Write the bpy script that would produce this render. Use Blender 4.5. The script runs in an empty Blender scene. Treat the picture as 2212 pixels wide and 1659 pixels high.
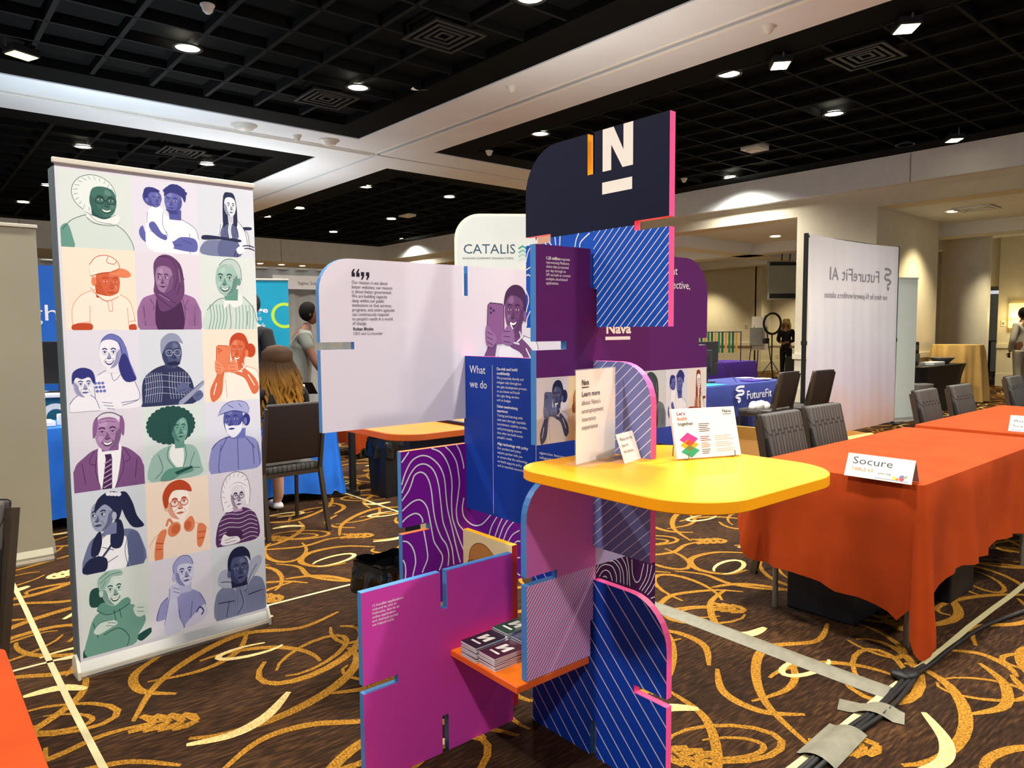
import bpy, bmesh, math, random
from mathutils import Vector, Matrix
random.seed(7)
PI = math.pi
sc = bpy.context.scene
col = sc.collection

# ---------------------------------------------------------------- camera
# world axes follow the hall: +X and +Y run along the two ceiling beams, Z up
CAM_H = 1.42
heading, pitch, roll = math.radians(49.4966), math.radians(4.3036), math.radians(0.4275)
fwd = Vector((math.cos(heading) * math.cos(pitch), math.sin(heading) * math.cos(pitch), -math.sin(pitch)))
right = Vector((math.sin(heading), -math.cos(heading), 0))
up = right.cross(fwd)
r2 = right * math.cos(roll) - up * math.sin(roll)
u2 = up * math.cos(roll) + right * math.sin(roll)
cam = bpy.data.cameras.new('camera')
cam.sensor_fit = 'HORIZONTAL'; cam.sensor_width = 36.0; cam.lens = 36.0 * 1568.82 / 2212.0
cam.clip_start = 0.05; cam.clip_end = 200
cam_o = bpy.data.objects.new('camera', cam); col.objects.link(cam_o)
m = Matrix((r2, u2, -fwd)).transposed().to_4x4(); m.translation = (0, 0, CAM_H)
cam_o.matrix_world = m
sc.camera = cam_o

# ---------------------------------------------------------------- light and exposure
w = bpy.data.worlds.new('hall_air'); sc.world = w; w.use_nodes = True
bg = w.node_tree.nodes['Background']
bg.inputs[0].default_value = (0.93, 0.96, 1.0, 1); bg.inputs[1].default_value = 0.56
sc.view_settings.view_transform = 'Standard'
sc.view_settings.look = 'None'
sc.view_settings.gamma = 1.0
sc.view_settings.use_curve_mapping = False
sc.view_settings.exposure = 0.30
SPOT_W = 420.0
sc.cycles.max_bounces = 5; sc.cycles.diffuse_bounces = 3; sc.cycles.glossy_bounces = 2; sc.cycles.transmission_bounces = 4; sc.cycles.transparent_max_bounces = 8
sc.cycles.caustics_reflective = False; sc.cycles.caustics_refractive = False
sc.cycles.use_adaptive_sampling = True; sc.cycles.adaptive_threshold = 0.05

# ---------------------------------------------------------------- helpers
def lin(h):
    h = h.lstrip('#')
    out = []
    for i in (0, 2, 4):
        c = int(h[i:i+2], 16) / 255.0
        out.append(c / 12.92 if c <= 0.04045 else ((c + 0.055) / 1.055) ** 2.4)
    return tuple(out)

MATS = {}
def M(name, hexc, rough=0.6, metal=0.0, var=0.08, vscale=6.0, bump=0.0, bscale=200.0, emit=0.0, spec=0.4, sheen=0.0, trans=0.0, alpha=1.0):
    if name in MATS: return MATS[name]
    mt = bpy.data.materials.new(name); mt.use_nodes = True
    nt = mt.node_tree; b = nt.nodes['Principled BSDF']
    c = lin(hexc)
    tc = nt.nodes.new('ShaderNodeTexCoord')
    if var > 0:
        nz = nt.nodes.new('ShaderNodeTexNoise'); nz.inputs['Scale'].default_value = vscale; nz.inputs['Detail'].default_value = 3
        nt.links.new(tc.outputs['Object'], nz.inputs['Vector'])
        rp = nt.nodes.new('ShaderNodeValToRGB')
        rp.color_ramp.elements[0].position = 0.3; rp.color_ramp.elements[1].position = 0.7
        rp.color_ramp.elements[0].color = tuple(x * (1 - var) for x in c) + (1,)
        rp.color_ramp.elements[1].color = tuple(min(1, x * (1 + var)) for x in c) + (1,)
        nt.links.new(nz.outputs['Fac'], rp.inputs['Fac']); nt.links.new(rp.outputs['Color'], b.inputs['Base Color'])
    else:
        b.inputs['Base Color'].default_value = c + (1,)
    b.inputs['Roughness'].default_value = rough; b.inputs['Metallic'].default_value = metal
    b.inputs['Specular IOR Level'].default_value = spec
    if sheen: b.inputs['Sheen Weight'].default_value = sheen
    if trans: b.inputs['Transmission Weight'].default_value = trans
    if alpha < 1: b.inputs['Alpha'].default_value = alpha
    if emit > 0:
        b.inputs['Emission Color'].default_value = c + (1,); b.inputs['Emission Strength'].default_value = emit
    if emit > 0: mt.cycles.emission_sampling = 'NONE'
    if bump > 0:
        n2 = nt.nodes.new('ShaderNodeTexNoise'); n2.inputs['Scale'].default_value = bscale; n2.inputs['Detail'].default_value = 2
        nt.links.new(tc.outputs['Object'], n2.inputs['Vector'])
        bp = nt.nodes.new('ShaderNodeBump'); bp.inputs['Strength'].default_value = bump; bp.inputs['Distance'].default_value = 0.01
        nt.links.new(n2.outputs['Fac'], bp.inputs['Height']); nt.links.new(bp.outputs['Normal'], b.inputs['Normal'])
    MATS[name] = mt
    return mt

def print_mat():
    if 'print' in MATS: return MATS['print']
    mt = bpy.data.materials.new('print'); mt.use_nodes = True
    nt = mt.node_tree; b = nt.nodes['Principled BSDF']
    at = nt.nodes.new('ShaderNodeAttribute'); at.attribute_name = 'Col'
    nt.links.new(at.outputs['Color'], b.inputs['Base Color'])
    b.inputs['Roughness'].default_value = 0.55; b.inputs['Specular IOR Level'].default_value = 0.3
    MATS['print'] = mt
    return mt

class NT:
    """small helper to write math node chains"""
    def __init__(s, mt): s.nt = mt.node_tree; s.N = s.nt.nodes; s.L = s.nt.links
    def m(s, op, a, b=None, c=None):
        n = s.N.new('ShaderNodeMath'); n.operation = op
        for i, v in enumerate((a, b, c)):
            if v is None: continue
            if isinstance(v, (int, float)): n.inputs[i].default_value = v
            else: s.L.new(v, n.inputs[i])
        return n.outputs[0]
    def mix(s, f, a, b):
        n = s.N.new('ShaderNodeMix'); n.data_type = 'RGBA'
        for i, v in ((0, f), (6, a), (7, b)):
            if isinstance(v, str): n.inputs[i].default_value = lin(v) + (1,)
            elif isinstance(v, tuple): n.inputs[i].default_value = v
            elif isinstance(v, (int, float)): n.inputs[i].default_value = v
            else: s.L.new(v, n.inputs[i])
        return n.outputs[2]

class MB:
    """collects shapes and links them as ONE mesh object"""
    def __init__(s): s.v = []; s.f = []; s.mi = []; s.cur = 0; s.sm = []; s.smooth = False
    def mat(s, i): s.cur = i; return s
    def sh(s, b=True): s.smooth = b; return s
    def add(s, vs, fs, mis=None):
        o = len(s.v); s.v += [tuple(x) for x in vs]
        for k, f in enumerate(fs):
            s.f.append(tuple(i + o for i in f)); s.mi.append(s.cur if mis is None else mis[k]); s.sm.append(s.smooth)
        return s
    def box(s, x0, x1, y0, y1, z0, z1):
        vs = [(x0,y0,z0),(x1,y0,z0),(x1,y1,z0),(x0,y1,z0),(x0,y0,z1),(x1,y0,z1),(x1,y1,z1),(x0,y1,z1)]
        return s.add(vs, [(0,3,2,1),(4,5,6,7),(0,1,5,4),(1,2,6,5),(2,3,7,6),(3,0,4,7)])
    def bbox(s, x0, x1, y0, y1, z0, z1, r=0.005):
        """box with chamfered edges"""
        r = min(r, (x1-x0)/2.01, (y1-y0)/2.01, (z1-z0)/2.01)
        bm = bmesh.new(); bmesh.ops.create_cube(bm, size=1)
        for v in bm.verts: v.co = Vector(((x0+x1)/2 + v.co.x*(x1-x0), (y0+y1)/2 + v.co.y*(y1-y0), (z0+z1)/2 + v.co.z*(z1-z0)))
        bmesh.ops.bevel(bm, geom=list(bm.edges), offset=r, segments=2, affect='EDGES', profile=0.5)
        s.bm(bm); return s
    def bm(s, bm, mtx=None):
        bm.verts.index_update()
        vs = [(mtx @ v.co if mtx else v.co) for v in bm.verts]
        fs = [[v.index for v in f.verts] for f in bm.faces]
        s.add(vs, fs); bm.free(); return s
    def bar(s, p, q, w, d=None, upv=(0,0,1)):
        """rectangular bar from p to q"""
        d = w if d is None else d
        p = Vector(p); q = Vector(q); t = (q-p).normalized(); u = Vector(upv)
        if abs(t.dot(u)) > 0.98: u = Vector((1,0,0))
        a = t.cross(u).normalized(); b = a.cross(t).normalized()
        vs = []
        for e in (p, q):
            for i, j in ((-1,-1),(1,-1),(1,1),(-1,1)): vs.append(e + a*i*w/2 + b*j*d/2)
        return s.add(vs, [(3,2,1,0),(4,5,6,7),(0,1,5,4),(1,2,6,5),(2,3,7,6),(3,0,4,7)])
    def tube(s, pts, r, n=10, cap=True, closed=False):
        pts = [Vector(p) for p in pts]; rs = r if isinstance(r, (list, tuple)) else [r]*len(pts)
        rings = []; prev = None
        for i, p in enumerate(pts):
            if closed: t = pts[(i+1) % len(pts)] - pts[i-1]
            else: t = pts[min(i+1, len(pts)-1)] - pts[max(i-1, 0)]
            t.normalize()
            if prev is None:
                u = Vector((0,0,1)) if abs(t.z) < 0.9 else Vector((1,0,0))
                a = t.cross(u).normalized()
            else:
                a = (prev - t*prev.dot(t)).normalized()
            prev = a; b = t.cross(a)
            rings.append([p + (a*math.cos(k*2*PI/n) + b*math.sin(k*2*PI/n))*rs[i] for k in range(n)])
        vs = [v for rg in rings for v in rg]; fs = []
        m_ = len(rings)
        for i in range(m_ if closed else m_-1):
            for k in range(n):
                j = (i+1) % m_
                fs.append((i*n+k, i*n+(k+1)%n, j*n+(k+1)%n, j*n+k))
        sm = s.smooth; s.smooth = True; s.add(vs, fs); s.smooth = sm
        if cap and not closed:
            s.add(rings[0], [tuple(range(n))[::-1]]); s.add(rings[-1], [tuple(range(n))])
        return s
    def lathe(s, prof, n=24, c=(0,0,0), sx=1, sy=1):
        """prof: list of (r,z)"""
        vs = []; fs = []
        for r, z in prof:
            for k in range(n): vs.append((c[0]+sx*r*math.cos(2*PI*k/n), c[1]+sy*r*math.sin(2*PI*k/n), c[2]+z))
        for i in range(len(prof)-1):
            for k in range(n): fs.append((i*n+k, i*n+(k+1)%n, (i+1)*n+(k+1)%n, (i+1)*n+k))
        sm = s.smooth; s.smooth = True; s.add(vs, fs); s.smooth = sm
        if prof[0][0] > 1e-6: s.add(vs[:n], [tuple(range(n))[::-1]])
        if prof[-1][0] > 1e-6: s.add(vs[-n:], [tuple(range(n))])
        return s
    def ell(s, c, r, n=16, m_=10, mtx=None):
        vs = []; fs = []
        for i in range(m_+1):
            a = PI*i/m_ - PI/2
            for k in range(n):
                b = 2*PI*k/n
                p = Vector((r[0]*math.cos(a)*math.cos(b), r[1]*math.cos(a)*math.sin(b), r[2]*math.sin(a)))
                if mtx: p = mtx @ p
                vs.append(p + Vector(c))
        for i in range(m_):
            for k in range(n): fs.append((i*n+k, i*n+(k+1)%n, (i+1)*n+(k+1)%n, (i+1)*n+k))
        sm = s.smooth; s.smooth = True; s.add(vs, fs); s.smooth = sm
        return s
    def prism(s, poly, y0, y1, sides=None):
        """poly in (x,z), extruded along y; front is y0. sides: function(nx,nz)->material index"""
        n = len(poly); vs = [(x, y0, z) for x, z in poly] + [(x, y1, z) for x, z in poly]
        fs = [tuple(range(n)), tuple(range(n, 2*n))[::-1]]; mis = [s.cur, s.cur]
        for i in range(n):
            j = (i+1) % n; fs.append((i, i+n, j+n, j))
            if sides:
                dx = poly[j][0]-poly[i][0]; dz = poly[j][1]-poly[i][1]; l = math.hypot(dx, dz) or 1
                mis.append(sides(dz/l, -dx/l, (poly[i][0]+poly[j][0])/2, (poly[i][1]+poly[j][1])/2))
            else: mis.append(s.cur)
        return s.add(vs, fs, mis)
    def grid(s, fn, nu, nv):
        vs = [fn(i/nu, j/nv) for j in range(nv+1) for i in range(nu+1)]
        fs = [(j*(nu+1)+i, j*(nu+1)+i+1, (j+1)*(nu+1)+i+1, (j+1)*(nu+1)+i) for j in range(nv) for i in range(nu)]
        sm = s.smooth; s.smooth = True; s.add(vs, fs); s.smooth = sm
        return s
    def mesh(s, name, mats):
        me = bpy.data.meshes.new(name); me.from_pydata(s.v, [], s.f)
        for mt in (mats if isinstance(mats, (list, tuple)) else [mats]): me.materials.append(mt)
        me.polygons.foreach_set('material_index', s.mi); me.polygons.foreach_set('use_smooth', s.sm)
        me.update(); return me
    def build(s, name, mats, parent=None, loc=(0,0,0), rot=(0,0,0)):
        o = bpy.data.objects.new(name, s.mesh(name, mats)); col.objects.link(o)
        o.parent = parent; o.location = loc; o.rotation_euler = rot
        return o

def tag(o, label=None, cat=None, group=None, kind=None):
    if label: o['label'] = label
    if cat: o['category'] = cat
    if group: o['group'] = group
    if kind: o['kind'] = kind
    return o
def thing(name, label, cat, loc=(0,0,0), rz=0.0, group=None):
    o = bpy.data.objects.new(name, None); col.objects.link(o); o.empty_display_size = 0.1
    o.location = loc; o.rotation_euler = (0, 0, rz)
    return tag(o, label, cat, group)
def struct(o, label=None): return tag(o, label, None, None, 'structure')
def copy_tree(o, loc, rz, label=None, group=None, skip=()):
    r = o.copy(); col.objects.link(r); r.location = loc; r.rotation_euler = (0, 0, rz)
    if label: r['label'] = label
    if group: r['group'] = group
    for ch in o.children:
        c = ch.copy(); col.objects.link(c); c.parent = r
        for g in ch.children:
            d = g.copy(); col.objects.link(d); d.parent = c
    return r

def text(body, parent, x, z, hcap, wfit=None, mat=None, pitch=None, y=-0.0006, align='LEFT', bold=0.0, name='lettering', rot=None, mirror=False, valign='base'):
    """flat lettering in the local xz plane, facing -y; (x,z) = left end of the first baseline"""
    cu = bpy.data.curves.new(name, 'FONT'); cu.body = body; cu.size = 1.0; cu.align_x = align; cu.resolution_u = 2
    if bold: cu.offset = bold
    if pitch: cu.space_line = pitch / hcap * 0.73
    ob = bpy.data.objects.new(name, cu)
    me = bpy.data.meshes.new_from_object(ob)
    bpy.data.objects.remove(ob); bpy.data.curves.remove(cu)
    k = hcap / 0.73; kx = k
    if wfit and me.vertices:
        xs = [v.co.x for v in me.vertices]; kx = wfit / max(1e-6, max(xs) - min(xs))
    for v in me.vertices:
        c = v.co.copy(); v.co = ((-c.x if mirror else c.x)*kx, 0, c.y*k)
    if mirror: me.flip_normals()
    me.materials.clear(); me.materials.append(mat)
    o = bpy.data.objects.new(name, me); col.objects.link(o); o.parent = parent; o.location = (x, y, z)
    if rot: o.rotation_euler = rot
    return o

def smooth(pts, closed=True, k=5):
    n = len(pts); out = []
    rng = range(n) if closed else range(n-1)
    for i in rng:
        if closed: p0, p1, p2, p3 = pts[i-1], pts[i], pts[(i+1)%n], pts[(i+2)%n]
        else: p0, p1, p2, p3 = pts[max(0,i-1)], pts[i], pts[i+1], pts[min(n-1,i+2)]
        for j in range(k):
            t = j/k; t2 = t*t; t3 = t2*t
            out.append(tuple(0.5*((2*p1[d]) + (-p0[d]+p2[d])*t + (2*p0[d]-5*p1[d]+4*p2[d]-p3[d])*t2 + (-p0[d]+3*p1[d]-3*p2[d]+p3[d])*t3) for d in range(len(p1))))
    if not closed: out.append(tuple(pts[-1]))
    return out
def ribbon(pts, w):
    """polygon strip around a 2d polyline; w may be a list"""
    n = len(pts); L = []; R = []
    for i in range(n):
        a = pts[max(0, i-1)]; b = pts[min(n-1, i+1)]
        dx, dy = b[0]-a[0], b[1]-a[1]; l = math.hypot(dx, dy) or 1
        ww = (w[i] if isinstance(w, list) else w) / 2
        L.append((pts[i][0]-dy/l*ww, pts[i][1]+dx/l*ww)); R.append((pts[i][0]+dy/l*ww, pts[i][1]-dx/l*ww))
    return L, R

class Pic:
    """flat printed picture: coloured shapes, later ones on top. unit cell maps to a rectangle"""
    def __init__(s, x0, z0, w, h, clip=True): s.x0, s.z0, s.w, s.h = x0, z0, w, h; s.F = []; s.clip = clip
    def _clip(s, pts):
        if not s.clip: return pts
        for ax, lo, sg in ((0,0,1),(0,1,-1),(1,0,1),(1,1,-1)):
            out = []
            n = len(pts)
            for i in range(n):
                a, b = pts[i], pts[(i+1)%n]
                da, db = (a[ax]-lo)*sg, (b[ax]-lo)*sg
                if da >= 0: out.append(a)
                if (da >= 0) != (db >= 0):
                    t = da/(da-db); out.append((a[0]+(b[0]-a[0])*t, a[1]+(b[1]-a[1])*t))
            pts = out
            if len(pts) < 3: return []
        return pts
    def poly(s, pts, c, sm=True, k=4):
        if sm: pts = smooth(pts, True, k)
        pts = s._clip(pts)
        if len(pts) >= 3: s.F.append(([pts], c))
        return s
    def ell(s, cx, cy, rx, ry, c, rot=0, n=18):
        ca, sa = math.cos(rot), math.sin(rot)
        return s.poly([(cx+rx*math.cos(2*PI*i/n)*ca-ry*math.sin(2*PI*i/n)*sa, cy+rx*math.cos(2*PI*i/n)*sa+ry*math.sin(2*PI*i/n)*ca) for i in range(n)], c, False)
    def line(s, pts, wd, c, sm=True):
        if sm and len(pts) > 2: pts = smooth(pts, False, 4)
        L, R = ribbon(pts, wd); q = []
        for i in range(len(L)-1):
            p = s._clip([L[i], R[i], R[i+1], L[i+1]])
            if len(p) >= 3: q.append(p)
        if q: s.F.append((q, c))
        return s
    def rect(s, x0, y0, x1, y1, c): return s.poly([(x0,y0),(x1,y0),(x1,y1),(x0,y1)], c, False)
    def build(s, name, parent, y0=-0.0004, dy=-0.000022, label=None, loc=(0,0,0)):
        vs = []; fs = []; cs = []
        for i, (polys, c) in enumerate(s.F):
            y = y0 + dy*i
            for p in polys:
                a2 = sum(p[j][0]*p[(j+1)%len(p)][1]-p[(j+1)%len(p)][0]*p[j][1] for j in range(len(p)))
                if a2 < 0: p = p[::-1]
                o = len(vs); vs += [(s.x0+x*s.w, y, s.z0+z*s.h) for x, z in p]
                fs.append(tuple(range(o, o+len(p)))); cs.append(lin(c)+(1,))
        me = bpy.data.meshes.new(name); me.from_pydata(vs, [], fs)
        at = me.color_attributes.new('Col', 'FLOAT_COLOR', 'CORNER')
        flat = []
        for f, c in zip(fs, cs):
            for _ in f: flat += c
        at.data.foreach_set('color', flat)
        me.materials.append(print_mat()); me.update()
        o = bpy.data.objects.new(name, me); col.objects.link(o); o.parent = parent; o.location = loc
        if label: o['label'] = label
        return o
def hexmix(a, b, t):
    a = a.lstrip('#'); b = b.lstrip('#')
    return '#' + ''.join('%02x' % round(int(a[i:i+2],16)*(1-t)+int(b[i:i+2],16)*t) for i in (0,2,4))
# ---------------------------------------------------------------- the hall
ZC = 4.24
m_wall = M('wall_paint', '#ded6bc', 0.8, var=0.03, bump=0.05, bscale=60)
m_wall_white = M('wall_white', '#eef3f1', 0.8, var=0.03)
m_ceil_white = M('ceiling_paint', '#e6ebee', 0.85, var=0.03, vscale=1.5)
m_black = M('ceiling_black', '#030403', 0.85, spec=.1, var=0.3, vscale=2.5, bump=0.3, bscale=9)
m_rib = M('rib_black', '#0b0c0c', 0.75, spec=.15, var=0.3, vscale=3)
m_trim = M('trim_white', '#e3dcc0', 0.5, var=0.02)

def carpet_mat():
    mt = bpy.data.materials.new('carpet'); mt.use_nodes = True; n = NT(mt); b = n.N['Principled BSDF']
    tc = n.N.new('ShaderNodeTexCoord')
    mp = n.N.new('ShaderNodeMapping'); mp.inputs['Rotation'].default_value = (0, 0, math.radians(52)); mp.inputs['Scale'].default_value = (14, 90, 20)
    n.L.new(tc.outputs['Object'], mp.inputs['Vector'])
    a = n.N.new('ShaderNodeTexNoise'); a.inputs['Scale'].default_value = 1.0; a.inputs['Detail'].default_value = 4
    n.L.new(mp.outputs['Vector'], a.inputs['Vector'])
    c = n.N.new('ShaderNodeTexNoise'); c.inputs['Scale'].default_value = 1.6; c.inputs['Detail'].default_value = 3
    n.L.new(tc.outputs['Object'], c.inputs['Vector'])
    f = n.m('ADD', n.m('MULTIPLY', a.outputs['Fac'], 0.75), n.m('MULTIPLY', c.outputs['Fac'], 0.45))
    rp = n.N.new('ShaderNodeValToRGB'); e = rp.color_ramp.elements
    e[0].position = 0.42; e[0].color = lin('#1c120a') + (1,)
    e[1].position = 0.8; e[1].color = lin('#553a20') + (1,)
    x = e.new(0.6); x.color = lin('#301f13') + (1,)
    n.L.new(f, rp.inputs['Fac']); n.L.new(rp.outputs['Color'], b.inputs['Base Color'])
    b.inputs['Roughness'].default_value = 0.95; b.inputs['Specular IOR Level'].default_value = 0.1
    fz = n.N.new('ShaderNodeTexNoise'); fz.inputs['Scale'].default_value = 350
    n.L.new(tc.outputs['Object'], fz.inputs['Vector'])
    bp = n.N.new('ShaderNodeBump'); bp.inputs['Strength'].default_value = 0.4; bp.inputs['Distance'].default_value = 0.004
    n.L.new(fz.outputs['Fac'], bp.inputs['Height']); n.L.new(bp.outputs['Normal'], b.inputs['Normal'])
    return mt
def yarn_mat(name, lo, hi):
    mt = bpy.data.materials.new(name); mt.use_nodes = True; n = NT(mt); b = n.N['Principled BSDF']
    tc = n.N.new('ShaderNodeTexCoord')
    a = n.N.new('ShaderNodeTexNoise'); a.inputs['Scale'].default_value = 130; a.inputs['Detail'].default_value = 4
    n.L.new(tc.outputs['Object'], a.inputs['Vector'])
    rp = n.N.new('ShaderNodeValToRGB'); e = rp.color_ramp.elements
    e[0].position = 0.3; e[0].color = lin(lo) + (1,); e[1].position = 0.68; e[1].color = lin(hi) + (1,)
    n.L.new(a.outputs['Fac'], rp.inputs['Fac']); n.L.new(rp.outputs['Color'], b.inputs['Base Color'])
    b.inputs['Roughness'].default_value = 0.95; b.inputs['Specular IOR Level'].default_value = 0.1
    return mt
floor = struct(MB().box(-9, 30, -8, 32, -0.05, 0).build('floor', carpet_mat()), 'dark brown patterned carpet floor')

# woven scrolls of the carpet: one motif repeated over the floor in view
def arc(cx, cy, rx, ry, a0, a1, rot=0, n=14):
    out = []
    for i in range(n+1):
        a = math.radians(a0 + (a1-a0)*i/n); x, y = rx*math.cos(a), ry*math.sin(a); c, s_ = math.cos(math.radians(rot)), math.sin(math.radians(rot))
        out.append((cx+x*c-y*s_, cy+x*s_+y*c))
    return out
motif = []   # (points, width max, colour, taper)
def st(p, wd, c=0, tp=1): motif.append((p, wd, c, tp))
st(arc(.35,.45,.30,.16,200,-60,28), .030); st(arc(.36,.47,.21,.10,10,330,28), .020)
st(arc(.62,.62,.42,.24,180,20,15), .034); st(arc(.70,.50,.34,.30,170,280,0), .026)
st(smooth([(.05,.10),(.28,.16),(.50,.05),(.72,.12),(.95,.30),(1.1,.55)], False, 6), .030)
st(smooth([(1.05,.95),(1.2,.80),(1.42,.78),(1.55,.92),(1.5,1.08),(1.35,1.12)], False, 6), .030)
st(arc(1.30,.35,.20,.11,0,350,-35), .020); st(arc(1.32,.37,.13,.06,30,300,-35), .016)
st(arc(1.15,1.30,.30,.18,140,-120,40), .028); st(arc(1.16,1.32,.19,.09,0,340,40), .018)
st(smooth([(.10,1.55),(.25,1.30),(.50,1.22),(.75,1.35),(.85,1.60)], False, 6), .034)
st(smooth([(.20,1.05),(.42,1.12),(.62,1.00),(.80,.98),(1.0,1.10)], False, 6), .026)
st(smooth([(1.45,1.55),(1.52,1.32),(1.62,1.20),(1.75,1.15)], False, 6), .030)
st(smooth([(.85,.02),(1.0,.15),(1.02,.32),(.92,.44)], False, 6), .028)
st(arc(.22,.80,.16,.09,-20,320,-50), .018); st(smooth([(-.02,.72),(.10,.84),(.30,.90),(.46,.84)], False, 6), .03)
st(smooth([(1.0,.62),(1.2,.58),(1.4,.62),(1.62,.52),(1.72,.40)], False, 6), .024)
st(smooth([(.70,1.42),(.95,1.52),(1.2,1.62),(1.45,1.68)], False, 6), .022)
st(arc(.80,1.15,.34,.12,200,-20,-25), .026); st(arc(1.52,.62,.26,.13,120,-140,70), .024); st(arc(.08,.30,.20,.10,-90,160,60), .022)
st(smooth([(.48,.02),(.60,.22),(.78,.30),(.98,.26)], False, 6), .022); st(smooth([(1.15,.0),(1.22,.22),(1.45,.42),(1.68,.48)], False, 6), .026); st(arc(.42,1.55,.22,.10,20,330,20), .020)
st(smooth([(1.68,.85),(1.60,1.0),(1.62,1.2),(1.5,1.42),(1.3,1.5)], False, 6), .024); st(smooth([(.02,1.15),(.12,1.02),(.08,.9),(.0,.84)], False, 6), .026)
# pale highlights
st(smooth([(.58,.72),(.72,.84),(.86,.88),(1.0,.84)], False, 6), .036, 1); st(arc(1.38,1.02,.15,.07,20,330,10), .022, 1)
st(smooth([(.30,1.42),(.42,1.36),(.52,1.40)], False, 6), .045, 1); st(smooth([(1.18,.16),(1.26,.08),(1.38,.07)], False, 6), .04, 1)
st(arc(.55,.25,.14,.055,160,-120,-8), .022, 1)
# wheat ears
def ear(cx, cy, a, n, L, c=0):
    ca, sa = math.cos(math.radians(a)), math.sin(math.radians(a))
    for i in range(n):
        d = L*i/n
        for sg in (-1, 1):
            b = math.radians(a + sg*48); x, y = cx+ca*d, cy+sa*d
            st([(x, y), (x+math.cos(b)*.045, y+math.sin(b)*.045), (x+math.cos(b)*.075+ca*.02, y+math.sin(b)*.075+sa*.02)], .028, c)
ear(.92,.70,-35,4,.2); ear(.15,1.28,60,4,.18); ear(1.5,.25,120,3,.15); ear(.62,1.48,15,3,.14, 1)
TILE = 1.70
pv = [MB(), MB()]
for iu in range(-5, 17):
    for iv in range(-5, 19):
        cx, cy = iu*TILE, iv*TILE
        c = Vector((cx+TILE/2, cy+TILE/2, 0)); d = c - Vector((0, 0, CAM_H))
        zf = d.dot(fwd)
        if zf < 0.2 or zf > 26 or abs(d.dot(right)) > zf*0.74 + 1.6: continue
        flip = (iu + iv) % 2; seg = 1 if zf < 9 else 2
        for si, (p, wd, cc, tp) in enumerate(motif):
            q = [(TILE-x, TILE-y) if flip else (x, y) for x, y in p][::1]
            if seg == 2 and len(q) > 6: q = q[::2] + [q[-1]]
            n = len(q); ws = [1.35*wd*(0.35+0.65*math.sin(PI*(i+0.4)/(n-0.2))) for i in range(n)]
            L, R = ribbon(q, ws); z = 0.0008 + 0.000012*si + 0.0006*cc + (0.000006 if flip else 0)
            vs = []
            for a, b in zip(L, R): vs += [(cx+a[0], cy+a[1], z), (cx+b[0], cy+b[1], z)]
            pv[cc].add(vs, [(2*i+1, 2*i+3, 2*i+2, 2*i) for i in range(n-1)])
for k, nm in ((0, ('yarn_gold', '#573a12', '#b8822a')), (1, ('yarn_cream', '#b08f4a', '#e6d092'))):
    o = pv[k].build('carpet_scrolls', yarn_mat(*nm), floor); o['kind'] = 'stuff'
    o['label'] = 'gold woven scrolls in the carpet' if k == 0 else 'cream woven strokes in the carpet'

# ceiling: black bays with ribs, white crossing beams with a partition track
ceil = struct(MB().box(-9, 13.2, -8, 22.2, 4.36, 4.45).build('ceiling', m_black), 'black coffered ceiling')
BS = (5.44, 6.13, 6.76); BT = (9.81, 10.49, 11.23)
bays = [(-9, BS[0], -8, BT[0]), (BS[2], 12.83, -8, BT[0]), (-9, BS[0], BT[2], 21.9), (BS[2], 12.83, BT[2], 21.9)]
ri = MB().box(-0.02, 0.02, 0, 1, 0, 0.10).mesh('rib', [m_rib]); G = 0.61
def rib(x, y, L, rz, wz=1.0):
    o = bpy.data.objects.new('rib', ri); col.objects.link(o); o.parent = ceil; o.location = (x, y, 4.272); o.rotation_euler = (0, 0, rz); o.scale = (wz, L, 1)
for (a, b, c, d) in bays:
    bd = MB().box(a, b, c, c+.5, 4.255, 4.36).box(a, b, d-.5, d, 4.255, 4.36).box(a, a+.5, c+.5, d-.5, 4.255, 4.36).box(b-.5, b, c+.5, d-.5, 4.255, 4.36).build('bay_border', m_black, ceil)
    a += .5; b -= .5; c += .5; d -= .5
    x = (int(a/G)+1)*G + 0.03
    while x < b - .15:
        rib(x, c, d-c, 0, 1.15); x += G
    y = (int(c/G)+1)*G + 0.08
    while y < d - .15:
        rib(a, y, b-a, -PI/2, 0.8); y += G
tr = MB()
def beam(name, x0, x1, y0, y1, label):
    return struct(MB().box(x0, x1, y0, y1, ZC, 4.40).build(name, m_ceil_white), label)
g = 0.03
beam('trim_1', BS[0], BS[1]-g, -8, BT[1]-g, 'white ceiling beam strip beside the partition track')
beam('trim_2', BS[1]+g, BS[2], -8, BT[1]-g, 'white ceiling beam strip right of the partition track')
beam('trim_3', BS[0], BS[1]-g, BT[1]+g, 21.9, 'far white ceiling beam strip left of the track')
beam('trim_4', BS[1]+g, BS[2], BT[1]+g, 21.9, 'far white ceiling beam strip right of the track')
beam('trim_5', -9, BS[0], BT[0], BT[1]-g, 'left white cross beam, near strip')
beam('trim_6', -9, BS[0], BT[1]+g, BT[2], 'left white cross beam, far strip')
beam('trim_7', BS[2], 12.83, BT[0], BT[1]-g, 'right white cross beam, near strip')
beam('trim_8', BS[2], 12.83, BT[1]+g, BT[2], 'right white cross beam, far strip')
m_track = M('track', '#4a4640', 0.4, metal=0.6)
struct(MB().box(BS[1]-g, BS[1]+g, -8, 21.9, 4.275, 4.30).build('trim_9', m_track), 'dark partition track along the beam')
struct(MB().box(-9, 12.83, BT[1]-g, BT[1]+g, 4.275, 4.302).build('trim_10', m_track), 'dark partition track along the cross beam')
m_lip = M('lip', '#efe9da', 0.5, var=0)
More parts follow.
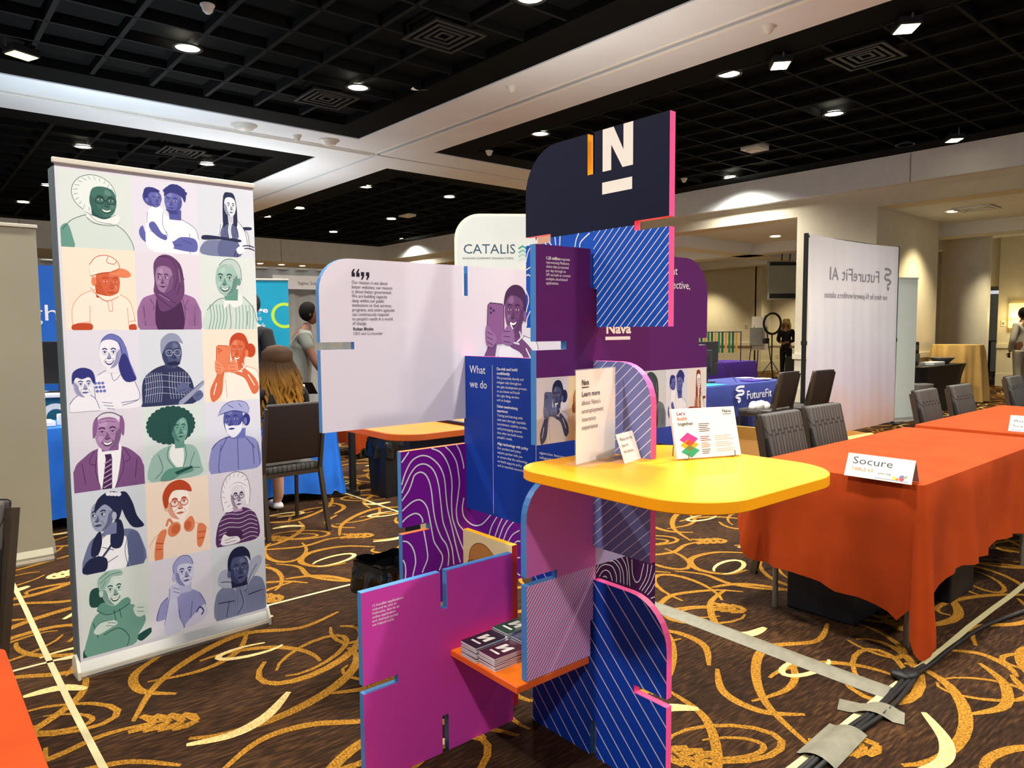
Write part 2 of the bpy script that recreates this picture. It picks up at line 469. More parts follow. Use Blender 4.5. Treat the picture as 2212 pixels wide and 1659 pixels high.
for i, (x0, x1, y0, y1) in enumerate([(BS[1]-g-.05, BS[1]-g-.03, -8, BT[1]-.08), (BS[1]+g+.03, BS[1]+g+.05, -8, BT[1]-.08), (-9, BS[1]-.08, BT[1]-g-.05, BT[1]-g-.03), (-9, BS[1]-.08, BT[1]+g+.03, BT[1]+g+.05)]):
    struct(MB().box(x0, x1, y0, y1, ZC-.012, ZC+.01).build('trim_%d' % (11+i), m_lip), 'thin raised edge of the partition track')

# back side: bulkhead, lower ceiling behind it, far wall
struct(MB().box(-9, 12.83, 21.9, 22.2, 3.56, 4.45).build('wall_back', m_wall_white), 'white bulkhead across the back of the hall')
for k, x in enumerate((-2.4, 2.6, 9.35)):
    MB().box(x-.006, x+.006, 21.893, 21.9, 3.56, 4.24).build('joint', M('joint', '#8d8f86', .8, var=0), bpy.data.objects['wall_back'])
struct(MB().box(-9, 12.83, 22.2, 27, 3.58, 3.7).build('ceiling_back_aisle', m_ceil_white), 'low cream ceiling behind the back bulkhead')
struct(MB().box(-9, 30, 27, 27.2, 0, 3.7).build('wall_far', m_wall), 'beige wall far behind the drapes')
# right side: stepped bulkhead, piers, aisle with its own ceiling
struct(MB().box(12.83, 13.25, -8, 21.9, 3.78, 4.45).build('wall_right', m_wall_white), 'white bulkhead along the right side of the hall')
for x in (4.95, 12.2): MB().box(12.823, 12.83, x-.006, x+.006, 3.78, 4.24).build('joint', MATS['joint'], bpy.data.objects['wall_right'])
struct(MB().box(13.0, 13.5, -8, 21.9, 3.47, 3.78).build('wall_right_header', m_wall), 'beige header beam below the right bulkhead')
pier = struct(MB().box(13.0, 15.8, 5.53, 6.98, 0, 3.47).build('wall_pier', m_wall), 'beige pier behind the see-through banner')
struct(MB().box(13.0, 15.8, 13.2, 14.6, 0, 3.47).build('wall_pier_far', m_wall), 'far beige pier of the right aisle')
struct(MB().box(12.97, 15.83, 5.50, 7.01, 0.82, 0.92).build('trim_15', m_trim), 'white chair rail around the pier')
struct(MB().box(12.98, 15.82, 5.51, 7.0, 0, 0.28).build('baseboard_pier', m_trim), 'white baseboard of the pier')
struct(MB().box(13.5, 30, -8, 27, 3.47, 3.6).build('ceiling_aisle', m_ceil_white), 'low cream ceiling of the right aisle')
for i, (x0, x1, y0, y1) in enumerate([(16.3, 16.9, -8, 27), (13.5, 22, 9.9, 10.5), (13.5, 19.3, 3.0, 3.5), (19.0, 19.5, 6.5, 27)]):
    struct(MB().box(x0, x1, y0, y1, 3.22, 3.47).build('trim_%d' % (16+i), m_ceil_white), 'shallow cream beam under the aisle ceiling')
col_o = struct(MB().sh().lathe([(.48, 0), (.48, 3.47)], 40, (18.64, 5.93, 0)).build('wall_column', M('column_paint', '#d0ccbc', .6, var=.04)), 'round grey column behind the gold table')
MB().sh().lathe([(.50, 0), (.50, .16), (.49, .18)], 40, (18.64, 5.93, 0)).build('baseboard', m_trim, col_o)
wr = struct(MB().box(21.5, 21.8, 12.9, 27, 0, 3.47).box(22.1, 22.4, 6.6, 12.9, 0, 3.47).box(21.5, 22.1, 12.7, 12.95, 0, 3.47).build('wall_aisle', m_wall), 'beige wall at the far side of the right aisle')
struct(MB().box(21.47, 21.5, 12.9, 27, .82, .93).box(22.07, 22.1, 6.6, 12.9, .82, .93).box(21.47, 22.1, 12.66, 12.7, .82, .93).build('trim_20', m_trim), 'white chair rail on the aisle wall')
struct(MB().box(21.48, 21.5, 12.9, 27, 0, .32).box(22.08, 22.1, 6.6, 12.9, 0, .32).box(21.48, 22.1, 12.67, 12.7, 0, .32).build('baseboard_aisle', m_trim), 'tall white baseboard on the aisle wall')
struct(MB().box(19.8, 20.1, -8, 5.6, 0, 3.47).build('wall_lobby', m_wall), 'olive beige wall at the far right')
struct(MB().box(19.77, 19.8, -8, 5.6, .90, 1.0).build('trim_21', m_trim), 'white chair rail on the far right wall')
struct(MB().box(19.78, 19.8, -8, 5.6, 0, .30).build('baseboard_lobby', m_trim), 'white baseboard on the far right wall')
struct(MB().box(19.9, 22.3, 5.6, 6.8, 2.35, 3.47).build('wall_door_head', m_wall), 'wall above the far right doorway')
dr = struct(MB().box(26.0, 26.1, 5.9, 8.2, 0, 2.4).build('door_1', M('door_white', '#dcd8cc', .5, var=.02)), 'white door beyond the far right doorway')
MB().box(25.97, 26.0, 6.55, 6.6, 0, 2.4).build('door_joint', M('joint', '#8d8f86', .8, var=0), dr)

# ---------------------------------------------------------------- lamps and ceiling fittings
m_glow = M('lamp_glow', '#fff4dc', 0.5, var=0, emit=14.0)
m_ring = M('lamp_ring', '#d8d4c8', 0.4, var=0)
m_ringb = M('lamp_ring_black', '#1a1a1a', 0.4, var=0)
lens_me = MB().lathe([(.0001, 0), (.115, 0), (.116, .01)], 28).mesh('lens', [m_glow])
ring_me = MB().lathe([(.118, 0), (.118, -.012), (.145, -.008), (.145, 0)], 28).mesh('trim_ring', [m_ringb])
ring_w = MB().lathe([(.118, 0), (.118, -.012), (.145, -.008), (.145, 0)], 28).mesh('trim_ring', [m_ring])
def spot(x, y, z, power, parent, size=150, colr=(1, .94, .86), rad=.11, blend=.75):
    l = bpy.data.lights.new('lamp_light', 'SPOT'); l.energy = power; l.color = colr; l.spot_size = math.radians(size); l.spot_blend = blend; l.shadow_soft_size = rad
    o = bpy.data.objects.new('lamp_light', l); col.objects.link(o); o.parent = parent; o.location = (0, 0, z)
    return o
def downlight(x, y, z, label, power=SPOT_W, white=False, scale=1.0, colr=(1, .94, .86), group='round downlights', size=150):
    t = thing('downlight', label, 'ceiling light', (x, y, z), 0, group); t.scale = (scale, scale, scale)
    for nm, me in (('lens', lens_me), ('trim_ring', ring_w if white else ring_me)):
        o = bpy.data.objects.new(nm, me); col.objects.link(o); o.parent = t
    if power: spot(0, 0, -.03, power, t, colr=colr, size=size)
    return t
ZL = 4.262
DL = [(2.43,7.82,'lit round downlight in the black ceiling above the portrait banner'), (4.33,7.81,'lit round downlight in the black bay near the white beam crossing'),
 (7.37,7.95,'lit round downlight just left of the navy letter panel'), (7.32,4.78,'bright round downlight right of the white beam, nearest the camera'),
 (9.75,4.75,'round downlight in the right black bay above the header'), (4.34,4.80,'round downlight cut by the top edge of the picture'),
 (2.41,12.91,'round downlight beyond the left cross beam, above the banner rail'), (4.26,12.93,'round downlight beyond the cross beam, right of the banner top'),
 (2.49,16.67,'small round downlight left of the banner, upper of two'), (2.37,19.13,'small round downlight left of the banner, lower of two'),
 (7.34,13.02,'round downlight in the far bay below the beam crossing'), (7.40,16.22,'round downlight in the far bay, second from the crossing'),
 (9.93,16.34,'small yellow round downlight in the far bay'), (9.91,19.5,'small round downlight near the back bulkhead'),
 (12.4,19.7,'farthest round downlight beside the corner of the hall'), (12.28,7.96,'round downlight beside the right bulkhead'),
 (9.29,12.9,'round downlight above the white rounded display sign'), (7.28,17.9,'faint round downlight right of the portrait banner top')]
for x, y, lb in DL: downlight(x, y, ZL, lb)
for x, y in ((2.43,4.8),(2.43,1.7),(4.34,1.7),(-.6,4.8),(-.6,7.8),(-.6,1.7),(7.32,1.7),(9.75,1.7),(2.43,-1.4),(4.34,-1.4),(-.6,-1.4),(7.32,-1.4),(9.75,7.95),(12.28,12.9),(-.6,12.9)):
    downlight(x, y, ZL, 'round downlight outside the picture', group='downlights out of view')
AL = [(15.28,8.72,'round downlight in the low aisle ceiling above the hanging screen'), (16.9,11.2,'second round downlight in the aisle ceiling, farther back'), (15.58,12.0,'aisle downlight beside the pink panel edge')]
for x, y, lb in AL: downlight(x, y, 3.465, lb, 520, True, 1.0, (1, .86, .6), 'aisle downlights', 110)
for x, y, lb in ((20.6,14.6,'corner left of the easel'),(20.9,11.6,'wall behind the easel'),(14.6,4.9,'side of the pier'),(18.2,4.6,'gold clothed table and column'),(19.1,3.2,'far right wall'),(13.9,3.0,'right edge of the aisle')):
    downlight(x, y, 3.465, 'aisle downlight washing the ' + lb, 360, True, .8, (1, .84, .55), 'aisle downlights', 100)
for x, lb in ((9.13,'left'), (9.84,'middle'), (10.56,'right')):
    downlight(x, 23.05, 3.575, 'small downlight behind the back bulkhead, %s of three' % lb, 260, True, .8, (1, .83, .55), 'back aisle downlights')
# ---------------------------------------------------------------- the display tower of slotted boards
def board_mat(name, base, regions, rough=0.42):
    mt = bpy.data.materials.new(name); mt.use_nodes = True; n = NT(mt); b = n.N['Principled BSDF']
    tc = n.N.new('ShaderNodeTexCoord'); sp = n.N.new('ShaderNodeSeparateXYZ'); n.L.new(tc.outputs['Object'], sp.inputs[0])
    X, Z = sp.outputs[0], sp.outputs[2]
    cur = base
    for (x0, x1, z0, z1, c, stripe) in regions:
        f = n.m('MULTIPLY', n.m('MULTIPLY', n.m('GREATER_THAN', X, x0), n.m('LESS_THAN', X, x1)), n.m('MULTIPLY', n.m('GREATER_THAN', Z, z0), n.m('LESS_THAN', Z, z1)))
        cc = c
        if stripe:
            lc, per, wd, slope = stripe
            v = n.m('FRACT', n.m('ADD', n.m('DIVIDE', n.m('SUBTRACT', Z, n.m('MULTIPLY', X, slope)), per), 50.3))
            cc = n.mix(n.m('LESS_THAN', v, wd), c, lc)
        cur = n.mix(f, cur, cc)
    if isinstance(cur, str): b.inputs['Base Color'].default_value = lin(cur) + (1,)
    else: n.L.new(cur, b.inputs['Base Color'])
    b.inputs['Roughness'].default_value = rough + .1; b.inputs['Specular IOR Level'].default_value = 0.2
    fz = n.N.new('ShaderNodeTexNoise'); fz.inputs['Scale'].default_value = 900
    n.L.new(tc.outputs['Object'], fz.inputs['Vector'])
    bp = n.N.new('ShaderNodeBump'); bp.inputs['Strength'].default_value = 0.08; bp.inputs['Distance'].default_value = 0.001
    n.L.new(fz.outputs['Fac'], bp.inputs['Height']); n.L.new(bp.outputs['Normal'], b.inputs['Normal'])
    return mt
e_blue = M('edge_blue', '#3f7fc0', .45, var=.03); e_pink = M('edge_pink', '#ff5aa0', .45, var=.03); e_yel = M('edge_yellow', '#ffb400', .45, var=.03)
e_navy = M('edge_navy', '#123a66', .45, var=.03); e_org = M('edge_orange', '#ff7a1e', .45, var=.03); e_red = M('edge_red', '#b3232a', .45, var=.03)
e_pale = M('edge_pale', '#d8e4e2', .45, var=.03)
TK = 0.025
def outline(x0, x1, z0, z1, rad=None, slots=(), sw=0.026):
    """counter-clockwise outline of a board, front view. rad: dict tl,tr,bl,br; slots: (side, position, depth)"""
    rad = rad or {}; S = {'B': [], 'R': [], 'T': [], 'L': []}
    for sd, p, d in slots: S[sd].append((p, d))
    h = sw/2; out = []
    def corner(cx, cz, r, a0):
        for i in range(9):
            a = math.radians(a0 + 90*i/8); out.append((cx+r*math.cos(a), cz+r*math.sin(a)))
    r = rad.get('bl', 0)
    if r: corner(x0+r, z0+r, r, 180)
    else: out.append((x0, z0))
    for p, d in sorted(S['B']): out += [(p-h, z0), (p-h, z0+d), (p+h, z0+d), (p+h, z0)]
    r = rad.get('br', 0)
    if r: corner(x1-r, z0+r, r, 270)
    else: out.append((x1, z0))
    for p, d in sorted(S['R']): out += [(x1, p-h), (x1-d, p-h), (x1-d, p+h), (x1, p+h)]
    r = rad.get('tr', 0)
    if r: corner(x1-r, z1-r, r, 0)
    else: out.append((x1, z1))
    for p, d in sorted(S['T'], reverse=True): out += [(p+h, z1), (p+h, z1-d), (p-h, z1-d), (p-h, z1)]
    r = rad.get('tl', 0)
    if r: corner(x0+r, z1-r, r, 90)
    else: out.append((x0, z1))
    for p, d in sorted(S['L'], reverse=True): out += [(x0, p+h), (x0+d, p+h), (x0+d, p-h), (x0, p-h)]
    return out
tower = thing('display_tower', 'tall display tower of interlocking slotted colour boards with navy letter top', 'display', (1.706, 1.596, 0), math.radians(-.41))
def board(name, plane, off, poly, front, eL, eR, eT, eB, label):
    mb = MB()
    xs = [p[0] for p in poly]; x0, x1 = min(xs), max(xs); zt = max(p[1] for p in poly)
    def side(nx, nz, x=0, z=0):
        if abs(nx) > .98 and x0+.15 < x < x1-.15 and z > zt-.2: return 3
        if abs(nx) > .98 and x0+.15 < x < x1-.15 and z < min(p[1] for p in poly)+.2: return 4
        if nx < -0.12: return 1
        if nx > 0.12: return 2
        return 3 if nz > 0 else 4
    n = len(poly)
    mb.prism(poly, 0, TK, side); mb.mi[1] = 5
    rot = (0, 0, 0) if plane == 'B' else (0, 0, -PI/2)
    loc = (0, off, 0) if plane == 'B' else (off, 0, 0)
    o = mb.build(name, [front, eL, eR, eT, eB, eL], tower, loc, rot)
    o['label'] = label
    return o
def lines(name, parent, ls, wd, mat, clip=None, y=-0.0005):
    for l in ls:
        mb = MB()
        p = smooth(l, False, 5) if len(l) > 2 else l
        if clip: p = [(min(max(a, clip[0]), clip[1]), min(max(b, clip[2]), clip[3])) for a, b in p]
        L, R = ribbon(p, wd); vs = []
        for a, b in zip(L, R): vs += [(a[0], y, a[1]), (b[0], y, b[1])]
        mb.add(vs, [(2*i, 2*i+1, 2*i+3, 2*i+2) for i in range(len(p)-1)]).build(name, mat, parent)
m_white = M('print_white', '#f1efec', .5, var=0); m_ink = M('print_ink', '#2b2030', .5, var=0)
TOPO5 = [[(-0.297,0.931),(-0.265,0.967)],[(-0.298,0.848),(-0.282,0.89),(-0.256,0.929),(-0.225,0.945),(-0.193,0.945),(-0.162,0.93),(-0.13,0.899),(-0.111,0.862),(-0.104,0.829),(-0.099,0.768),(-0.092,0.716),(-0.073,0.643),(-0.057,0.574),(-0.036,0.498)],[(-0.299,0.817),(-0.273,0.862),(-0.257,0.887),(-0.231,0.91),(-0.199,0.914),(-0.168,0.897),(-0.147,0.867),(-0.134,0.824),(-0.127,0.773),(-0.122,0.726),(-0.115,0.674),(-0.096,0.624),(-0.075,0.563),(-0.067,0.496)],[(-0.3,0.787),(-0.268,0.822),(-0.252,0.855),(-0.242,0.876),(-0.218,0.885),(-0.195,0.874),(-0.177,0.844),(-0.167,0.802),(-0.162,0.755),(-0.155,0.704),(-0.142,0.656),(-0.124,0.615),(-0.102,0.583),(-0.091,0.543),(-0.095,0.497)],[(-0.298,0.749),(-0.275,0.765),(-0.249,0.778),(-0.223,0.78),(-0.202,0.766),(-0.187,0.741),(-0.179,0.708),(-0.169,0.656),(-0.159,0.608),(-0.141,0.577),(-0.122,0.545),(-0.123,0.517),(-0.137,0.488)],[(-0.299,0.707),(-0.276,0.723),(-0.245,0.731),(-0.224,0.723),(-0.211,0.705),(-0.209,0.69)],[(-0.205,0.658),(-0.199,0.625),(-0.192,0.583),(-0.19,0.546),(-0.207,0.512),(-0.215,0.496)],[(-0.298,0.635),(-0.278,0.628),(-0.26,0.608),(-0.248,0.58),(-0.244,0.543),(-0.254,0.505),(-0.263,0.475)],[(-0.299,0.564),(-0.29,0.544),(-0.288,0.512),(-0.292,0.482)],[(-0.164,0.969),(-0.129,0.954),(-0.102,0.925),(-0.083,0.886),(-0.073,0.843),(-0.071,0.806),(-0.074,0.755),(-0.072,0.694),(-0.062,0.655),(-0.04,0.594),(-0.015,0.537)],[(-0.101,0.97),(-0.074,0.945),(-0.049,0.905),(-0.039,0.857),(-0.035,0.819),(-0.04,0.783),(-0.046,0.746),(-0.052,0.709),(-0.045,0.661),(-0.022,0.629),(0.006,0.595)],[(-0.048,0.972),(-0.029,0.94),(-0.015,0.892),(-0.013,0.872)],[(-0.014,0.755),(-0.022,0.716),(-0.015,0.679),(0.015,0.646),(0.049,0.631),(0.083,0.636),(0.127,0.668)],[(0.11,0.578),(0.125,0.615),(0.148,0.643),(0.161,0.658)],[(0.14,0.565),(0.16,0.605),(0.181,0.637),(0.196,0.646)],[(0.162,0.554),(0.186,0.6),(0.214,0.629),(0.222,0.638)],[(0.185,0.542),(0.211,0.587),(0.248,0.615)],[(0.21,0.529),(0.237,0.558),(0.276,0.569)],[(0.242,0.514),(0.26,0.525),(0.279,0.521)],[(0.254,0.454),(0.278,0.451)],[(0.246,0.397),(0.277,0.373)]]
TOPO2 = [[(0.047,0.6),(0.057,0.6),(0.066,0.592)],[(0.029,0.605),(0.041,0.617),(0.06,0.62),(0.08,0.606),(0.093,0.576)],[(0.015,0.62),(0.034,0.637),(0.06,0.639),(0.093,0.624),(0.112,0.59),(0.113,0.566)],[(0.012,0.633),(0.025,0.646)],[(0.08,0.651),(0.106,0.635),(0.13,0.604),(0.134,0.559)],[(0.106,0.65),(0.133,0.622),(0.147,0.591),(0.151,0.55)],[(0.137,0.649),(0.157,0.621),(0.168,0.586),(0.168,0.544)],[(0.164,0.643),(0.175,0.604),(0.182,0.536)],[(0.192,0.628),(0.196,0.575),(0.214,0.543),(0.235,0.547),(0.246,0.574),(0.256,0.6)],[(0.232,0.512),(0.268,0.549),(0.278,0.593)],[(0.246,0.504),(0.282,0.536),(0.3,0.585)],[(0.261,0.493),(0.294,0.519),(0.316,0.553)],[(0.276,0.482),(0.298,0.494),(0.317,0.514)],[(0.294,0.465),(0.317,0.465)]]
TOPO9 = [[(-0.176,1.729),(-0.172,1.699)],[(-0.151,1.728),(-0.153,1.696)],[(-0.064,1.728),(-0.076,1.708),(-0.082,1.685)],[(-0.016,1.723),(-0.044,1.707),(-0.058,1.695),(-0.06,1.682)],[(-0.324,1.655),(-0.312,1.688),(-0.3,1.702)],[(-0.324,1.627),(-0.301,1.635)],[(-0.325,1.605),(-0.313,1.61),(-0.301,1.605)],[(-0.325,1.555),(-0.313,1.536),(-0.311,1.514),(-0.326,1.48)],[(-0.326,1.427),(-0.319,1.458),(-0.302,1.483)],[(-0.225,1.712),(-0.214,1.7)],[(-0.205,1.713),(-0.189,1.697)]]
# magenta board standing on the floor, front left
b1 = board('board', 'B', .3425, outline(-.6595, -.0575, 0, .621, None, [('L', .3135, .124), ('T', -.356, .126), ('B', -.356, .128)]),
    board_mat('board_magenta', '#d845b2', []), e_blue, e_red, e_blue, e_navy, 'magenta board with blue edges on the floor')
text('12 benefits applications\nreduced to one in\nNebraska, due to an\nonline application\nand claimant portal\nwe helped build.', b1, -.624, .569, .0082, .112, m_white, .0122, bold=.012)
# pink and striped board with rounded corner
b2 = board('board', 'B', 0, outline(-.289, .319, .349, .966, {'tl': .12}, [('L', .659, .127), ('B', 0, .12)]),
    board_mat('board_pink_stripes', '#d873c2', [(-.3, 0.012, .3, .646, '#cf62b2', ('#ddd3ee', .0158, .52, 1.2)), (.012, .33, .646, 1, '#cfc0e6', None), (.012, .33, .3, .646, '#3d0b45', None)]),
    e_blue, e_pink, e_blue, e_navy, 'board pink above, finely striped below, rounded top corner')
lines('contour_line', b2, TOPO2, .0032, m_white, (.014, .318, .36, .645))
# big board crossing it: blue text side and lavender striped side
b3 = board('board', 'A', 0, outline(-.70, .235, .713, 1.318, {'tr': .125}),
    board_mat('board_blue_text', '#123a9c', [(-.01, .3, .6, 1.4, '#6e78b4', ('#e6e4f2', .0345, .085, .86))]),
    e_blue, e_pink, e_pink, e_navy, 'deep blue text board with lavender striped end')
text('What\nwe do', b3, -.660, 1.252, .032, .108, m_white, .056)
lines('rule_print', b3, [[(-.518, 1.287), (-.519, .722)], [(-.275, 1.287), (-.276, .722)]], .0016, m_white)
for z, bd, tx, wd, nb in ((1.2695, 'De-risk and build\nconfidently', 'We proactively identify and\nmitigate risks throughout\nthe agile development process,\nso you know we\'ll build\nthe right thing, on time\nand on budget.', .170, 2),
        (1.130, 'Deliver award-winning\nexperiences', 'Testing and learning with\nreal users through equitable\nrecruitment, usability studies,\nand prototyping ensures\nthat what we build meets\npeople\'s needs.', .170, 2),
        (.990, 'Align technology with policy', 'Our product and policy\nexperts partner with you\nto ensure that the technology\nwe build supports policy\nand its intended outcomes.', .170, 1)):
    text(bd, b3, -.492, z, .0105, .118 if nb == 2 else .175, m_white, .0165, bold=.02)
    text(tx, b3, -.492, z-.0165*nb, .0098, wd, m_white, .0165)
text('agencies become more\nadaptable and resilient.', b3, -.258, .985, .0098, .19, m_white, .0165)
text('Benefit delivery systems', b3, -.258, .935, .0105, .2, m_white, bold=.02)
text('We create the best\nexperiences, for\nconstituents and\na holistic, flexible\nto blend', b3, -.258, .9185, .0098, .14, m_white, .0165)
# blue striped board on the floor
b4 = board('board', 'A', 0, outline(-.301, .300, 0, .602, {'tr': .145}, [('R', .300, .125), ('B', 0, .122)]),
    board_mat('board_blue_stripes', '#0d3fb0', [(-.4, .4, -.1, .7, '#0d3fb0', ('#dcd6ea', .068, .085, -1.0))]),
    e_blue, e_pink, e_pink, e_navy, 'blue board with white diagonal lines and pink edge')
# purple contour board behind
b5 = board('board', 'B', .69, outline(-.300, .305, .36, .971, None, [('L', .672, .122)]),
    board_mat('board_purple_contours', '#7a1290', []), e_blue, e_pink, e_org, e_navy, 'purple board with white contour lines')
lines('contour_line', b5, TOPO5, .0054, m_white, (-.298, .302, .36, .969))
# wide white quote board
b6 = board('board', 'B', .69, outline(-.606, .606, 1.071, 1.668, {'tl': .115}, [('L', 1.3675, .127), ('T', .005, .116)]),
    board_mat('board_white', '#dcd6de', []), e_blue, e_pale, e_blue, e_pale, 'wide white quote board with rounded corner')
q = Pic(0, 0, 1, 1, False)
for k in range(2):
    x = -.483 + k*.018
    q.poly([(x, 1.607), (x+.013, 1.607), (x+.013, 1.620), (x+.0075, 1.621), (x+.013, 1.633), (x+.008, 1.634), (x, 1.622)], '#1c0f22', False)
    x = -.447 + k*.020
    q.poly([(x+.013, 1.624), (x, 1.624), (x, 1.611), (x+.0055, 1.610), (x, 1.598), (x+.005, 1.597), (x+.013, 1.609)], '#1c0f22', False)
q.build('quote_marks', b6)
text('Our mission is not about\nbetter websites; our mission\nis about better government.\nWe are building capacity\ndeep within our public\ninstitutions so that services,\nprograms, and entire agencies\ncan continuously respond\nto people\'s needs in a world\nof change.', b6, -.484, 1.582, .0125, .170, m_ink, .0158)
text('Rohan Bhobe', b6, -.482, 1.421, .0105, .079, m_ink, bold=.03)
text('CEO and Co-founder', b6, -.482, 1.405, .0100, .117, m_ink)
# wide purple board with a strip of portraits
b8 = board('board', 'B', 0, outline(-.2456, .612, 1.071, 1.671, {'tr': .13}, [('L', 1.370, .126), ('R', 1.370, .05), ('T', 0, .12), ('B', .0, .12)]),
    board_mat('board_violet', '#5a1f66', [(-.3, .7, 1.0, 1.274, '#d3d3dc', None)]), e_blue, e_pale, e_pale, e_navy, 'wide violet board with portrait strip along the bottom')
text('1.25 million', b8, -.205, 1.628, .0090, .056, m_white, bold=.03)
text('requests', b8, -.145, 1.628, .0090, .039, m_white)
text('representing Medicare\nclaims data processed\nper day through an\nAPI we built to connect\nmultiple cloud-based\napplications.', b8, -.205, 1.6155, .0088, .103, m_white, .0123)
text('Nava', b8, .058, 1.405, .034, .121, m_white, bold=.03)
Pic(0, 0, 1, 1, False).rect(.056, 1.383, .178, 1.394, '#efedf2').build('logo_bar', b8)
for tx, x, z in (('that', .430, 1.609), ('effective,', .506, 1.560), ('all', .412, 1.513)): text(tx, b8, x, z, .029, None, m_white, align='RIGHT')
# top board with the letter
b9 = board('board', 'A', 0, outline(-.3235, .295, 1.425, 2.032, {'tl': .155}, [('T', -.011, .128), ('L', 1.7245, .126), ('R', 1.7245, .1276), ('B', 0, .12)], .029),
    board_mat('board_navy', '#0b102c', [(-.4, .4, 1.4, 1.727, '#1450b8', None), (.0, .4, 1.4, 1.727, '#1450b8', ('#e6e2f0', .0275, .13, 1.0))]),
    e_yel, e_pink, e_yel, e_pink, 'navy top board with white letter N and blue striped corner')
Pic(0, 0, 1, 1, False).poly([(.039,1.904),(.0745,1.904),(.0745,1.980),(.1200,1.905),(.1610,1.905),(.1610,2.0315),(.1235,2.0315),(.1235,1.957),(.084,2.0315),(.039,2.0315)], '#f3efe4', False).rect(.0375, 1.835, .158, 1.871, '#f3efe4').build('letter_print', b9)
lines('contour_line', b9, TOPO9, .0042, m_white, (-.322, .0, 1.43, 1.727))
# small cream board behind the magenta one
b10 = board('board', 'A', -.02, outline(-1.0, -.388, .02, .630), board_mat('board_cream', '#ecd3a0', []), e_blue, e_red, e_yel, e_navy, 'cream board with a flat cap drawing')
# dark board under the far orange shelf
b11 = board('board', 'A', .24, outline(-1.55, -.82, .36, 1.0), board_mat('board_dark', '#181b2c', []), e_navy, e_navy, e_navy, e_navy, 'dark navy board under the far orange shelf')
# horizontal boards
def slab(name, x0, x1, y0, y1, z1, th, rads, top, edge, label):
    """rads: near-left, near-right, far-right, far-left"""
    pts = []
    for (cx, cy, a0), r in zip(((x0, y0, 180), (x1, y0, 270), (x1, y1, 0), (x0, y1, 90)), rads):
        sx = 1 if cx == x0 else -1; sy = 1 if cy == y0 else -1
        if r == 0: pts.append((cx, cy)); continue
        for i in range(13):
            a = math.radians(a0 + 90*i/12); pts.append((cx+sx*r+r*math.cos(a), cy+sy*r+r*math.sin(a)))
    n = len(pts); mb = MB()
    e = .0025
    def inset(d):
        cx, cy = (x0+x1)/2, (y0+y1)/2
        return [(cx+(px-cx)*(1-2*d/(x1-x0)), cy+(py-cy)*(1-2*d/(y1-y0))) for px, py in pts]
    rings = [(inset(e), z1), (pts, z1-e), (pts, z1-th+e), (inset(e), z1-th)]
    vs = [(x, y, z) for rg, z in rings for x, y in rg]
    fs = [tuple(range(n))]; mi = [0]
    for k in range(3):
        for i in range(n): fs.append((k*n+i, (k+1)*n+i, (k+1)*n+(i+1) % n, k*n+(i+1) % n)); mi.append(1)
    fs.append(tuple(range(3*n, 4*n))[::-1]); mi.append(1)
    mb.add(vs, fs, mi)
    o = mb.build(name, [top, edge], tower); o['label'] = label; return o
m_yt = M('slab_yellow', '#f2a400', .38, var=.02); m_ot = M('slab_orange', '#ff7d10', .4, var=.03); m_oe = M('slab_orange_edge', '#e8641c', .45, var=.03)
slab('tabletop', -.385, .285, -.705, -.03, 1.03, .031, (.17, .17, .16, .11), m_yt, M('slab_yellow_edge', '#f5a200', .4, var=.02), 'bright yellow rounded tabletop slotted into the tower')
slab('shelf', -.33, -.02, .0, .3425, .346, .023, (0, 0, 0, 0), m_ot, m_oe, 'orange shelf low in the tower')
slab('shelf', -.14, .45, .95, 1.55, .985, .03, (.14, .05, .1, .14), m_ot, m_oe, 'far orange rounded shelf of the tower')
